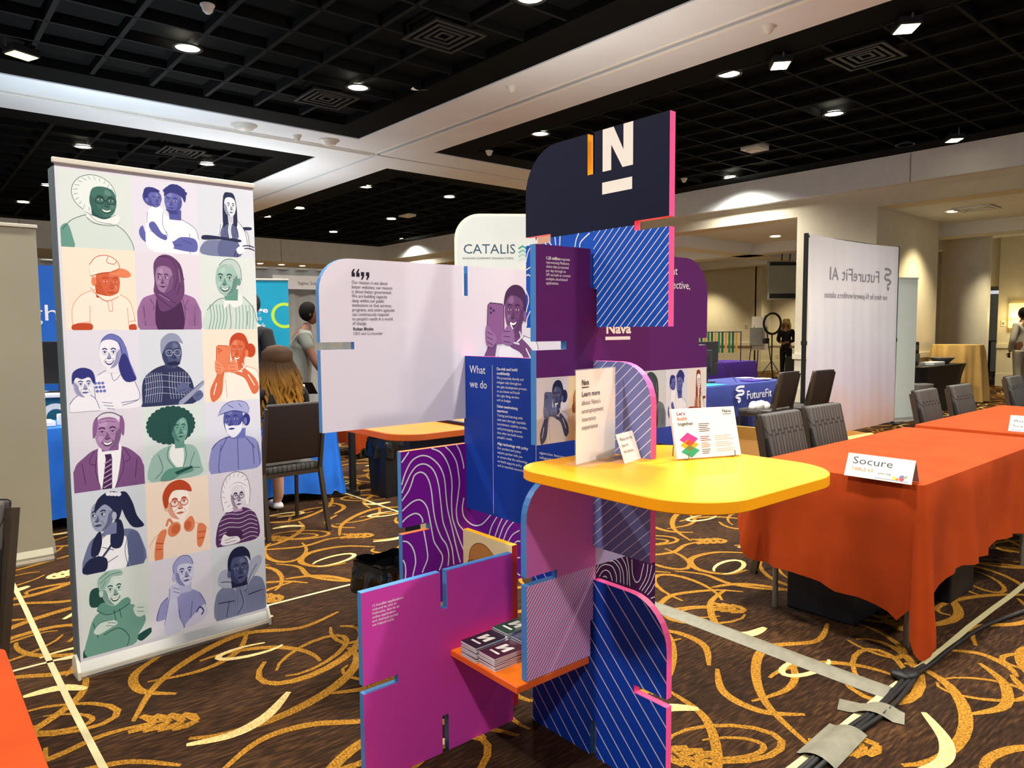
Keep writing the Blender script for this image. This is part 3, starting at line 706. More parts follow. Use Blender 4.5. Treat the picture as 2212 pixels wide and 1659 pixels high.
# ---------------------------------------------------------------- printed portraits (drawn as flat colour shapes)
PAL = {'green': ('#1d4a43', '#5f9484', '#b9d2c8', '#d2dcd8'), 'blue': ('#2c2f78', '#6a6fb4', '#b4b8dc', '#d8d8e4'), 'navy': ('#1a2044', '#59628a', '#aab2c8', '#d0d7df'),
       'orange': ('#b8431f', '#dd7f55', '#eeb998', '#f1ddca'), 'purple': ('#43204c', '#85578a', '#b896bc', '#d9d5de'), 'grey': ('#23282e', '#5c6670', '#9aa2a8', '#c6cccf'), 'sepia': ('#7a3b12', '#bf7e3d', '#dcae74', '#ecd3a0'), 'rust': ('#8a2f14', '#c0724a', '#e0b090', '#e6dcd6')}
def face(p, cx, cy, rx, ry, sk, D, turn=0.0, smile=0.5, glasses=None, eye=1.0, beard=None, look=0.0, teeth=True):
    ew = hexmix('#f4f2ee', sk, .35); S = hexmix(sk, D, .45); Hl = hexmix(sk, '#ffffff', .35); f = turn*rx*.30
    p.poly([(cx-rx, cy+ry*.15), (cx-rx*.92, cy-ry*.4), (cx-rx*.6+f*.3, cy-ry*.85), (cx+f*.4, cy-ry*1.04), (cx+rx*.62+f*.2, cy-ry*.82), (cx+rx*.93, cy-ry*.35), (cx+rx, cy+ry*.2), (cx+rx*.75, cy+ry*.8), (cx, cy+ry), (cx-rx*.75, cy+ry*.82)], sk)
    sd = -1 if turn >= 0 else 1      # shaded side
    p.poly([(cx+sd*rx*.98, cy+ry*.3), (cx+sd*rx*.9, cy-ry*.4), (cx+sd*rx*.55+f*.3, cy-ry*.86), (cx+f*.4, cy-ry*1.0), (cx+sd*rx*.45+f*.3, cy-ry*.55), (cx+sd*rx*.62+f*.2, cy)], S)
    p.poly([(cx-sd*rx*.15+f*.5, cy+ry*.82), (cx-sd*rx*.62, cy+ry*.62), (cx-sd*rx*.5+f*.3, cy+ry*.42), (cx+f*.6, cy+ry*.5)], hexmix(sk, '#ffffff', .16))
    p.poly([(cx-sd*rx*.62+f*.4, cy-ry*.12), (cx-sd*rx*.78+f*.2, cy-ry*.32), (cx-sd*rx*.5+f*.5, cy-ry*.5), (cx-sd*rx*.32+f*.7, cy-ry*.22)], hexmix(sk, '#ffffff', .14))
    for k in range(7):
        yy = cy+ry*(.30-.17*k); xx = cx+sd*rx*(.80-.012*k*k)+f*.15
        p.line([(xx, yy), (xx-sd*rx*.22, yy-ry*.10)], ry*.022, hexmix(S, D, .5), False)
    for s in (-1, 1):
        p.line([(cx+f*1.3+s*rx*.26, cy-ry*.28), (cx+f*1.25+s*rx*.46, cy-ry*.46), (cx+f*1.2+s*rx*.48, cy-ry*.62)], ry*.028, hexmix(sk, D, .6))
        p.line([(cx+f+s*rx*.22, cy-ry*.0), (cx+f+s*rx*.42, cy-ry*.05), (cx+f+s*rx*.6, cy+ry*.01)], ry*.022, hexmix(sk, D, .55))
    for s in (-1, 1):
        ex = cx + f + s*rx*.40; ey = cy + ry*.12; q = 1 - .25*max(0, s*turn)
        p.line([(ex-rx*.24*q, ey+ry*.19), (ex, ey+ry*.27), (ex+rx*.24*q, ey+ry*.18)], ry*.085, D)
        p.poly([(ex-rx*.21*q, ey), (ex, ey+ry*.09*eye), (ex+rx*.21*q, ey), (ex, ey-ry*.07*eye)], ew)
        p.ell(ex+look*rx*.1, ey, rx*.085, ry*.075*eye, D)
        p.line([(ex-rx*.23*q, ey+ry*.01), (ex, ey+ry*.10*eye), (ex+rx*.23*q, ey+ry*.01)], ry*.04, D)
    p.poly([(cx+f*1.25-rx*.02, cy+ry*.12), (cx+f*1.6+rx*.20, cy-ry*.26), (cx+f*1.5-rx*.2, cy-ry*.30), (cx+f*1.2-rx*.10, cy-ry*.08)], S)
    p.line([(cx+f*1.5-rx*.19, cy-ry*.28), (cx+f*1.6, cy-ry*.34), (cx+f*1.6+rx*.2, cy-ry*.27)], ry*.05, D)
    if beard:
        p.poly([(cx-rx*.85, cy-ry*.15), (cx-rx*.7, cy-ry*.8), (cx+f*.4, cy-ry*1.28), (cx+rx*.72, cy-ry*.8), (cx+rx*.88, cy-ry*.12), (cx+rx*.55, cy-ry*.38), (cx+f, cy-ry*.36), (cx-rx*.5, cy-ry*.38)], beard)
    mx, my = cx+f*1.25, cy-ry*.58
    if smile > .6 and teeth:
        p.poly([(mx-rx*.42, my+ry*.10), (mx, my+ry*.02), (mx+rx*.42, my+ry*.12), (mx+rx*.2, my-ry*.14), (mx-rx*.2, my-ry*.15)], D)
        p.poly([(mx-rx*.34, my+ry*.07), (mx, my), (mx+rx*.34, my+ry*.08), (mx+rx*.15, my-ry*.07), (mx-rx*.15, my-ry*.08)], '#f4f0ea')
    else:
        p.poly([(mx-rx*.32, my+(smile-.4)*ry*.12), (mx-rx*.1, my+ry*.05), (mx+rx*.1, my+ry*.05), (mx+rx*.32, my+(smile-.4)*ry*.12), (mx, my-ry*.10)], hexmix(sk, D, .65))
        p.line([(mx-rx*.34, my+(smile-.4)*ry*.12), (mx, my-ry*.005), (mx+rx*.34, my+(smile-.4)*ry*.12)], ry*.035, D)
    if glasses:
        for s in (-1, 1):
            ex = cx+f+s*rx*.42
            p.line([(ex+rx*.33*math.cos(a*PI/5), cy+ry*.08+ry*.22*math.sin(a*PI/5)) for a in range(11)], ry*.05, glasses)
        p.line([(cx+f-rx*.1, cy+ry*.1), (cx+f+rx*.1, cy+ry*.1)], ry*.05, glasses, False)
def neck(p, cx, y0, y1, w, c): p.poly([(cx-w, y1), (cx-w*.9, y0), (cx+w*.9, y0), (cx+w, y1)], c, False)
def folds(p, ls, c, w=.008):
    for l in ls: p.line(l, w, c)
def hatch(p, x0, y0, x1, y1, n, c, w=.004, dx=.03):
    for i in range(n):
        x = x0+(x1-x0)*i/(n-1 or 1); p.line([(x, y0), (x+dx, (y0+y1)/2), (x+dx*.6, y1)], w, c)

def P_turtleneck(p, c):
    D, Md, L, B = c
    p.poly([(.0,0),(.02,.26),(.16,.36),(.35,.44),(.62,.40),(.85,.28),(.97,.12),(1.0,0)], hexmix(B,L,.35)); p.poly([(.0,0),(.0,.24),(.10,.30),(.16,.12),(.17,0)], Md)
    p.line([(.02,.22),(.16,.36),(.35,.44)], .008, D); p.line([(.62,.40),(.85,.28),(.97,.12),(1,0)], .008, D)
    p.ell(.47,.72,.30,.25,hexmix(B,'#ffffff',.25)); p.line([(.47+.30*math.cos(a), .72+.25*math.sin(a)) for a in [i*.28-.3 for i in range(17)]], .007, D)
    for a in range(22): p.line([(.47+.22*math.cos(a*.29), .72+.19*math.sin(a*.29)), (.47+.28*math.cos(a*.29+.1), .72+.235*math.sin(a*.29+.1))], .006, Md)
    neck(p,.56,.38,.56,.14,D); face(p,.59,.63,.185,.20,hexmix(Md,D,.55),D,.6,.9,'#16302c')
    p.poly([(.34,.47),(.40,.36),(.55,.32),(.74,.33),(.82,.42),(.76,.47),(.60,.40),(.46,.43)], hexmix(B,'#ffffff',.3)); folds(p,[[(.40,.44),(.50,.36),(.70,.34)],[(.36,.40),(.5,.33),(.74,.33)],[(.34,.47),(.46,.43),(.6,.40),(.76,.47)]],D,.006)
def P_father(p, c, simple=False):
    D, Md, L, B = c
    p.poly([(.30,0),(.30,.42),(.48,.52),(.72,.50),(.95,.38),(1.0,.22),(.98,0)], hexmix(B,'#ffffff',.45)); folds(p,[[(.72,.50),(.95,.38),(1.0,.22)],[(.86,.30),(.84,.12),(.86,0)],[(.5,.3),(.48,.1)]],D,.007)
    p.poly([(.72,.24),(.95,.22),(.97,.06),(.80,.04),(.40,.10),(.16,.14),(.08,.26),(.14,.36),(.22,.22),(.55,.16)], hexmix(Md,D,.25)); folds(p,[[(.2,.18),(.45,.13),(.72,.12)],[(.75,.2),(.9,.15)]],D,.008)
    p.poly([(.20,.06),(.18,.30),(.22,.55),(.34,.66),(.48,.58),(.46,.36),(.54,.22),(.60,.08),(.4,.02)], hexmix(B,'#ffffff',.5)); folds(p,[[(.46,.58),(.44,.4),(.52,.24)],[(.24,.3),(.4,.24),(.5,.26)],[(.22,.55),(.2,.4)]],D,.006)
    p.poly([(.24,.40),(.32,.42),(.42,.28),(.50,.24),(.48,.18),(.36,.22),(.25,.32)], hexmix(Md,D,.3))
    p.ell(.30,.76,.145,.125,hexmix(Md,D,.5)); face(p,.335,.735,.10,.105,hexmix(Md,D,.15),D,.9,.3); p.poly([(.17,.78),(.20,.88),(.31,.90),(.42,.86),(.36,.84),(.26,.82),(.22,.72)], D); p.ell(.22,.72,.025,.03,Md)
    neck(p,.64,.48,.62,.10,hexmix(Md,D,.45)); face(p,.62,.73,.135,.15,hexmix(Md,D,.15),D,-.6,.5,beard=None); p.poly([(.50,.62),(.58,.56),(.68,.57),(.66,.61),(.58,.61)], hexmix(D,Md,.2))
    p.poly([(.48,.80),(.52,.92),(.62,.98),(.76,.95),(.82,.85),(.80,.74),(.75,.82),(.62,.86),(.54,.84)], D)
    for a in range(11): p.ell(.50+.031*a, .875+.075*math.sin(PI*a/10)+.008*math.sin(a*2.3), .032, .026, D)
def P_wheelchair(p, c):
    D, Md, L, B = c
    p.line([(.72,.42),(.86,.40),(.90,.30),(.92,.12)], .008, D); p.poly([(.80,.46),(.95,.47),(.95,.43),(.81,.42)], D)
    p.poly([(.05,.02),(.10,.20),(.34,.24),(.62,.22),(.66,.02)], hexmix(Md,L,.3)); p.poly([(.36,.0),(.38,.24),(.72,.26),(.74,.02)], Md)
    p.poly([(.36,.28),(.40,.48),(.52,.56),(.70,.55),(.82,.42),(.88,.20),(.78,.10),(.66,.26)], hexmix(B,'#ffffff',.3)); p.poly([(.40,.28),(.42,.44),(.50,.52),(.66,.50),(.70,.28)], Md); hatch(p,.43,.30,.66,.48,9,D)
    folds(p,[[(.70,.55),(.82,.42),(.88,.20)],[(.72,.3),(.66,.5)],[(.40,.48),(.36,.30)]],D,.007)
    p.poly([(.05,.26),(.12,.30),(.46,.29),(.74,.27),(.72,.23),(.40,.25),(.10,.23)], D)
    for r in (.26,.21): p.line([(.88+r*math.cos(a*.25), -.02+r*.8*math.sin(a*.25)) for a in range(13)], .016, D)
    p.poly([(.66,.12),(.76,.18),(.82,.12),(.78,.06),(.7,.05)], hexmix(B,'#ffffff',.4)); p.line([(.66,.12),(.7,.05),(.78,.06)],.006,D)
    p.poly([(.44,.46),(.46,.90),(.57,.96),(.66,.92),(.70,.70),(.69,.46),(.60,.50),(.50,.48)], D); neck(p,.58,.50,.62,.05,hexmix(B,Md,.2)); face(p,.575,.75,.105,.14,hexmix(B,'#ffffff',.5),D,.5,.4)
    p.line([(.58,.52),(.55,.40),(.57,.28)], .05, hexmix(B,'#ffffff',.4)); p.line([(.58,.52),(.55,.40),(.57,.28)], .006, D)
def P_capman(p, c):
    D, Md, L, B = c
    p.poly([(.10,0),(.10,.26),(.22,.42),(.42,.50),(.72,.46),(.90,.36),(.97,0)], hexmix(B,'#ffffff',.15)); folds(p,[[(.10,.02),(.10,.26),(.22,.42),(.42,.50)],[(.72,.46),(.90,.36),(.97,.1)],[(.34,.30),(.33,.1),(.35,0)],[(.86,.28),(.87,.05)],[(.58,.40),(.60,.24)],[(.64,.40),(.65,.24),(.60,.24)],[(.15,.08),(.33,.10)],[(.88,.1),(.97,.12)]],Md,.007)
    p.poly([(.10,0),(.11,.07),(.34,.08),(.34,0)], D); p.poly([(.88,0),(.88,.06),(.97,.07),(.98,0)], D)
    neck(p,.56,.40,.58,.14,D); face(p,.60,.58,.17,.19,hexmix(Md,D,.5),D,.7,.35); p.ell(.41,.60,.035,.055,Md)
    p.poly([(.40,.46),(.36,.52),(.46,.42),(.58,.36),(.72,.40),(.78,.48),(.62,.42)], hexmix(B,'#ffffff',.2)); folds(p,[[(.36,.52),(.46,.42),(.58,.36),(.74,.42)]],Md,.008)
    p.poly([(.37,.66),(.36,.80),(.46,.90),(.62,.92),(.74,.86),(.78,.78),(.90,.74),(.93,.68),(.82,.66),(.70,.72),(.50,.70)], hexmix(B,'#ffffff',.15)); p.poly([(.62,.70),(.78,.77),(.90,.74),(.93,.68),(.82,.66)], Md); folds(p,[[(.36,.80),(.46,.90),(.62,.92),(.74,.86),(.78,.78)],[(.37,.66),(.50,.70),(.70,.73),(.78,.78)],[(.62,.91),(.60,.84),(.70,.82),(.74,.86)]],D,.008)
def P_hijab(p, c):
    D, Md, L, B = c
    p.poly([(.04,0),(.06,.36),(.26,.46),(.50,.50),(.78,.46),(.94,.36),(.98,0)], hexmix(Md,L,.25)); p.poly([(.30,0),(.30,.40),(.42,.46),(.66,.42),(.70,0)], D)
    folds(p,[[(.30,.40),(.28,.2),(.34,0)],[(.70,.42),(.74,.2),(.68,0)],[(.20,.40),(.26,.30),(.24,.26)],[(.80,.40),(.74,.30),(.78,.26)],[(.10,.3),(.12,.05)],[(.90,.3),(.88,.05)]],D,.008); hatch(p,.08,.05,.24,.34,7,Md,.005,.01); hatch(p,.78,.05,.94,.34,7,Md,.005,.01)
    p.poly([(.28,.62),(.28,.86),(.40,.97),(.56,.96),(.70,.84),(.74,.60),(.72,.44),(.58,.30),(.36,.24),(.30,.42),(.26,.50)], hexmix(Md,D,.5))
    folds(p,[[(.30,.50),(.46,.42),(.66,.30)],[(.30,.44),(.44,.34),(.58,.26)],[(.62,.90),(.70,.70),(.62,.46)],[(.66,.88),(.74,.66)],[(.36,.95),(.54,.93),(.64,.74),(.58,.52)]],D,.010); folds(p,[[(.34,.46),(.5,.38)],[(.66,.80),(.68,.62)]],L,.006)
    face(p,.43,.66,.135,.17,hexmix(L,D,.28),D,-.5,.75,teeth=False,look=-.8)
def P_oldsmile(p, c):
    D, Md, L, B = c
    p.poly([(.06,0),(.10,.26),(.28,.40),(.52,.46),(.76,.44),(.94,.30),(1,.10),(1,0)], hexmix(L,B,.4)); hatch(p,.12,.0,.40,.34,6,Md,.012,.05); hatch(p,.60,.0,.92,.34,6,Md,.010,.02)
    folds(p,[[(.10,.26),(.28,.40),(.46,.44)],[(.76,.46),(.94,.30),(1,.1)],[(.50,.34),(.52,.1),(.5,0)],[(.84,.26),(.82,.05)]],D,.008)
    p.poly([(.40,.28),(.44,.48),(.56,.40),(.70,.50),(.74,.36),(.58,.30),(.5,.36)], hexmix(B,'#ffffff',.3)); neck(p,.54,.40,.56,.13,Md)
    face(p,.47,.68,.20,.21,hexmix(L,Md,.35),D,-.5,.95); p.poly([(.34,.88),(.46,.96),(.62,.96),(.72,.86),(.74,.70),(.68,.74),(.66,.84),(.52,.90),(.40,.88)], hexmix(B,Md,.25)); p.line([(.34,.88),(.46,.96),(.62,.96),(.72,.86),(.74,.68)], .008, D); p.ell(.69,.66,.035,.05,Md)
def P_mother(p, c):
    D, Md, L, B = c
    p.poly([(.34,0),(.32,.28),(.40,.44),(.56,.50),(.76,.46),(.92,.34),(.98,.10),(.92,0)], hexmix(B,'#ffffff',.35)); folds(p,[[(.40,.44),(.56,.50),(.62,.36),(.74,.46)],[(.92,.34),(.98,.12),(.7,.04)],[(.34,.3),(.36,.02)],[(.5,.14),(.66,.08),(.96,.10)]],D,.007)
    p.poly([(.42,.10),(.52,.16),(.66,.12),(.72,.04),(.50,.0)], hexmix(B,'#ffffff',.4)); folds(p,[[(.44,.10),(.58,.08)],[(.46,.06),(.6,.04)],[(.50,.02),(.62,.0)]],D,.006)
    for k in range(9): p.ell(.36+.05*(k%3)+.01*(k//3), .34-.05*(k//3), .022, .018, Md)
    p.poly([(.44,.72),(.48,.88),(.60,.95),(.74,.90),(.82,.76),(.86,.60),(.92,.46),(.94,.36),(.80,.34),(.72,.44),(.70,.62),(.62,.56)], Md); p.poly([(.70,.60),(.80,.70),(.90,.46),(.94,.36),(.80,.34),(.72,.44)], D); folds(p,[[(.72,.84),(.78,.64),(.84,.40)],[(.66,.88),(.74,.66),(.76,.42)],[(.44,.74),(.48,.88),(.6,.95),(.74,.90),(.82,.76)]],D,.006)
    neck(p,.60,.46,.60,.09,hexmix(B,'#ffffff',.3)); face(p,.58,.70,.15,.18,hexmix(B,'#ffffff',.35),D,-.2,.75)
    p.poly([(.0,0),(.04,.14),(.18,.22),(.34,.16),(.40,0)], hexmix(B,'#ffffff',.4)); p.line([(.0,.10),(.08,.18),(.20,.22),(.34,.16),(.40,.02)], .007, D)
    face(p,.20,.32,.135,.145,hexmix(B,'#ffffff',.3),D,.3,.3); p.poly([(.05,.34),(.06,.48),(.18,.54),(.32,.50),(.36,.38),(.33,.34),(.28,.42),(.18,.40),(.10,.42)], D)
def P_tablet(p, c):
    D, Md, L, B = c
    p.poly([(.02,.06),(.04,.34),(.20,.48),(.42,.54),(.62,.50),(.78,.36),(.84,.14),(.80,.0),(.06,.0)], hexmix(D,Md,.25)); hatch(p,.06,.05,.30,.44,8,L,.007,.03); hatch(p,.46,.08,.76,.44,8,L,.007,-.02)
    for y in (.14,.22,.30,.38): p.line([(.06,y),(.30,y+.03),(.56,y),(.78,y-.02)], .006, L)
    p.poly([(.60,.06),(.98,.30),(1.0,.26),(.64,.0)], hexmix(L,Md,.3)); p.line([(.60,.06),(.98,.30)], .008, D); p.poly([(.54,.22),(.66,.30),(.76,.22),(.70,.16),(.58,.16)], Md); p.line([(.66,.28),(.80,.18)],.02,Md); p.poly([(.80,.10),(.92,.18),(.98,.10),(.88,.03)], Md); folds(p,[[(.58,.18),(.7,.2)],[(.84,.1),(.94,.13)]],D,.006)
    neck(p,.48,.48,.60,.10,hexmix(D,Md,.4)); face(p,.50,.68,.155,.18,hexmix(Md,D,.25),D,.45,.15,L,.6); p.poly([(.34,.68),(.34,.86),(.46,.95),(.60,.93),(.68,.82),(.62,.84),(.48,.84),(.40,.78)], hexmix(L,Md,.35)); p.poly([(.42,.56),(.52,.58),(.62,.56),(.58,.53),(.46,.53)], D)
def P_phone(p, c):
    D, Md, L, B = c
    p.poly([(.34,0),(.38,.30),(.52,.44),(.76,.48),(.96,.42),(1.0,.20),(1,0)], hexmix(B,'#ffffff',.3)); folds(p,[[(.52,.44),(.66,.40),(.78,.48)],[(.76,.48),(.96,.42),(1,.3)],[(.38,.30),(.40,.05)]],D,.006)
    p.poly([(.14,.0),(.10,.16),(.22,.36),(.26,.44),(.36,.42),(.34,.30),(.30,.10)], hexmix(Md,D,.3)); p.poly([(1,.14),(.94,.30),(.72,.46),(.56,.46),(.56,.38),(.74,.30),(.88,.08)], hexmix(Md,D,.3)); folds(p,[[(.16,.10),(.22,.26)],[(.92,.2),(.8,.36)],[(.6,.42),(.7,.40)]],hexmix(B,'#ffffff',.4),.016)
    neck(p,.66,.46,.60,.08,hexmix(Md,D,.5)); p.ell(.86,.70,.10,.10,D); p.ell(.66,.76,.17,.18,D); face(p,.63,.70,.145,.18,hexmix(Md,D,.35),D,-.4,.9); p.poly([(.47,.74),(.50,.88),(.62,.95),(.76,.92),(.83,.78),(.78,.72),(.74,.82),(.60,.86),(.52,.82)], D); p.ell(.79,.66,.03,.05,Md); folds(p,[[(.56,.60),(.60,.54)],[(.70,.52),(.72,.46),(.66,.42)]],hexmix(B,'#ffffff',.5),.016)
    p.poly([(.22,.42),(.24,.76),(.27,.78),(.45,.77),(.47,.74),(.47,.44),(.45,.41),(.25,.40)], Md, False); p.line([(.22,.42),(.24,.76),(.27,.78),(.45,.77),(.47,.74),(.47,.44)], .009, D, False)
    for x, y in ((.28,.73),(.32,.71),(.28,.69)): p.ell(x,y,.016,.013,D)
    p.poly([(.20,.50),(.22,.58),(.28,.54),(.36,.46),(.30,.38),(.22,.40)], hexmix(Md,L,.25)); p.poly([(.46,.52),(.54,.58),(.62,.50),(.60,.40),(.48,.40),(.42,.46)], hexmix(Md,L,.2))
    for k in range(3): p.line([(.22,.52-.045*k),(.30,.49-.045*k)], .006, D); p.line([(.46,.52-.045*k),(.56,.52-.05*k)], .006, D)
def P_suit(p, c):
    D, Md, L, B = c
    p.poly([(.0,0),(.02,.30),(.14,.42),(.34,.52),(.70,.52),(.90,.40),(.98,.28),(1,0)], hexmix(Md,D,.15)); p.poly([(.36,0),(.34,.46),(.42,.56),(.62,.56),(.68,.48),(.56,.0)], '#efeef2'); p.poly([(.38,.0),(.45,.38),(.44,.44),(.53,.44),(.54,.38),(.52,0)], D, False)
    for k in range(6): p.line([(.40+.005*k,.02+.06*k),(.53,.07+.06*k)], .014, L, False)
    folds(p,[[(.34,.46),(.30,.26),(.37,.0)],[(.68,.48),(.70,.24),(.56,.0)],[(.30,.50),(.22,.36),(.30,.32)],[(.72,.50),(.80,.36),(.72,.32)],[(.12,.36),(.16,.1)],[(.90,.34),(.86,.1)]],D,.008)
    neck(p,.52,.48,.60,.13,Md); face(p,.50,.70,.185,.21,hexmix(L,Md,.35),D,-.15,.95,eye=.5); p.poly([(.29,.66),(.30,.84),(.36,.92),(.36,.80),(.33,.70)], Md); p.poly([(.70,.92),(.74,.82),(.72,.66),(.68,.72),(.67,.84)], Md); p.line([(.34,.90),(.44,.96),(.58,.96),(.70,.90)], .008, D); folds(p,[[(.38,.84),(.5,.86),(.62,.84)],[(.38,.88),(.5,.90),(.62,.88)]],Md,.005)
def P_afro(p, c):
    D, Md, L, B = c
    p.poly([(.10,0),(.10,.28),(.22,.40),(.40,.46),(.66,.46),(.82,.40),(.90,.18),(.86,.02)], hexmix(L,Md,.35)); p.poly([(.40,.30),(.44,.46),(.60,.46),(.62,.26),(.56,.12)], '#eef0ee'); folds(p,[[(.40,.46),(.36,.30),(.52,.10)],[(.64,.46),(.66,.30),(.58,.12)],[(.22,.36),(.28,.16),(.16,.04)],[(.80,.34),(.72,.16),(.88,.12)]],D,.008)
    p.ell(.44,.74,.36,.235,D)
    for a in range(26): p.ell(.44+.34*math.cos(a*.242), .735+.225*math.sin(a*.242), .05, .035, D)
    neck(p,.56,.42,.56,.08,Md); face(p,.57,.67,.13,.17,hexmix(Md,L,.15),D,.3,.35,eye=.5); p.poly([(.42,.60),(.42,.80),(.54,.88),(.66,.84),(.56,.80),(.48,.70)], D)
    p.poly([(.24,.02),(.34,.14),(.52,.16),(.72,.14),(.76,.09),(.56,.06),(.40,.0)], Md); p.poly([(.46,.10),(.74,.16),(.76,.13),(.50,.06)], D, False)
def P_beard(p, c):
    D, Md, L, B = c
    p.poly([(.06,0),(.08,.34),(.24,.46),(.48,.52),(.76,.48),(.94,.38),(.98,.04),(.6,.0)], hexmix(Md,L,.45)); folds(p,[[(.08,.34),(.24,.46),(.48,.50)],[(.94,.38),(.97,.06)],[(.56,.46),(.56,.02)],[(.26,.40),(.20,.1),(.22,0)],[(.84,.36),(.86,.06)],[(.36,.48),(.24,.30)],[(.72,.46),(.88,.30)]],D,.010)
    p.ell(.74,.72,.07,.09,D); neck(p,.58,.46,.6,.14,Md); face(p,.50,.72,.185,.19,hexmix(Md,D,.35),D,-.6,.2,beard='#e4e4ee'); p.ell(.72,.70,.03,.05,Md)
    p.poly([(.24,.84),(.34,.95),(.54,1.0),(.74,.96),(.80,.86),(.76,.80),(.56,.86),(.34,.84),(.22,.80)], hexmix(L,Md,.2)); folds(p,[[(.24,.84),(.34,.95),(.54,1.0),(.74,.96),(.80,.86)],[(.26,.82),(.5,.86),(.76,.81)],[(.4,.95),(.5,.9)],[(.6,.96),(.66,.9)]],D,.008)
def P_ponytail(p, c):
    D, Md, L, B = c
    p.poly([(.10,0),(.14,.34),(.30,.46),(.54,.48),(.78,.46),(.90,.34),(.92,0)], hexmix(Md,L,.2)); p.poly([(.26,0),(.28,.34),(.40,.44),(.58,.42),(.70,.34),(.66,0)], '#eceef2'); p.poly([(.70,.34),(.78,.44),(.90,.34),(.93,0),(.74,0)], Md); folds(p,[[(.26,.02),(.30,.34),(.4,.44)],[(.70,.36),(.66,.2),(.70,0)],[(.34,.3),(.5,.24)],[(.4,.1),(.56,.16)]],D,.008)
    p.poly([(.06,.02),(.12,.16),(.28,.20),(.40,.14),(.36,.0)], D); p.line([(.34,.18),(.46,.30),(.58,.46)], .03, hexmix(D,Md,.4))
    p.poly([(.56,.90),(.70,.94),(.80,.80),(.86,.62),(.96,.48),(.80,.48),(.70,.60),(.64,.74)], D); p.poly([(.18,.22),(.22,.40),(.32,.50),(.34,.36),(.28,.22)], D); p.poly([(.46,.30),(.50,.56),(.62,.60),(.66,.42),(.60,.26)], D)
    neck(p,.46,.44,.58,.10,hexmix(Md,L,.3)); face(p,.36,.68,.16,.18,hexmix(L,Md,.25),D,-1.0,.2,look=-.8); p.poly([(.26,.74),(.30,.88),(.44,.96),(.60,.94),(.66,.80),(.60,.62),(.54,.60),(.52,.72),(.40,.82)], D); p.ell(.53,.66,.035,.05,L)
    for k in range(4): p.ell(.46+.05*k,.94-.008*k,.035,.025,'#e2e2ea')
def P_headphones(p, c):
    D, Md, L, B = c
    p.line([(.02,.18),(.12,.30),(.30,.38)], .007, Md); p.line([(.98,.28),(.86,.36),(.74,.40)], .007, Md)
    p.poly([(.10,0),(.12,.22),(.20,.36),(.30,.36),(.24,.18),(.22,0)], Md); p.poly([(.78,.10),(.80,.36),(.90,.36),(.94,.28),(.86,.08)], Md); folds(p,[[(.12,.22),(.24,.20)],[(.12,.14),(.22,.13)],[(.80,.26),(.93,.26)],[(.8,.18),(.9,.18)]],D,.012)
    neck(p,.50,.36,.58,.11,hexmix(B,'#ffffff',.3)); face(p,.50,.68,.185,.20,hexmix(B,'#ffffff',.4),D,.35,.2,D); p.ell(.31,.66,.035,.05,L); p.poly([(.28,.66),(.26,.82),(.36,.95),(.54,.99),(.68,.92),(.72,.82),(.60,.85),(.44,.86),(.36,.78),(.33,.66)], D)
    p.line([(.30,.42),(.34,.50),(.40,.44)], .03, Md); p.line([(.62,.44),(.70,.48),(.74,.40)], .03, Md); p.ell(.42,.36,.11,.085,Md,.5); p.ell(.66,.38,.09,.085,Md,-.4); p.ell(.44,.36,.07,.06,hexmix(Md,D,.5),.5); p.ell(.64,.38,.055,.06,hexmix(Md,D,.5),-.4)
def P_whitehair(p, c):
    D, Md, L, B = c
    p.poly([(.12,0),(.14,.28),(.28,.44),(.48,.50),(.72,.46),(.88,.32),(.90,.04),(.5,.0)], hexmix(D,Md,.25))
    for k in range(7): p.line([(.16,.04+.06*k),(.34,.07+.06*k),(.55,.04+.06*k),(.74,.07+.06*k),(.88,.04+.055*k)], .007, '#d8cfe0')
    p.poly([(.26,.48),(.22,.70),(.30,.90),(.48,.99),(.68,.93),(.76,.74),(.74,.54),(.62,.52),(.44,.46)], '#eceaee')
    for a in range(15): p.line([(.5+.26*math.cos(a*.34+.6), .72+.26*math.sin(a*.34+.6)), (.5+.22*math.cos(a*.34+.75), .72+.20*math.sin(a*.34+.75))], .006, Md)
    p.line([(.26,.48),(.22,.70),(.30,.90),(.48,.99),(.68,.93),(.76,.74),(.74,.54)], .007, D)
    neck(p,.52,.44,.56,.09,L); face(p,.53,.64,.135,.165,hexmix(B,'#ffffff',.15),D,.25,.2,D,.6); p.poly([(.36,.78),(.44,.90),(.6,.9),(.70,.78),(.58,.84),(.46,.84)], '#eceaee')
    p.poly([(.30,.14),(.34,.22),(.56,.18),(.58,.08),(.46,.04)], D); p.poly([(.20,.02),(.24,.16),(.34,.12),(.50,.10),(.52,.02)], '#e6e0e8'); folds(p,[[(.26,.08),(.44,.1)],[(.26,.04),(.46,.05)]],D,.006)
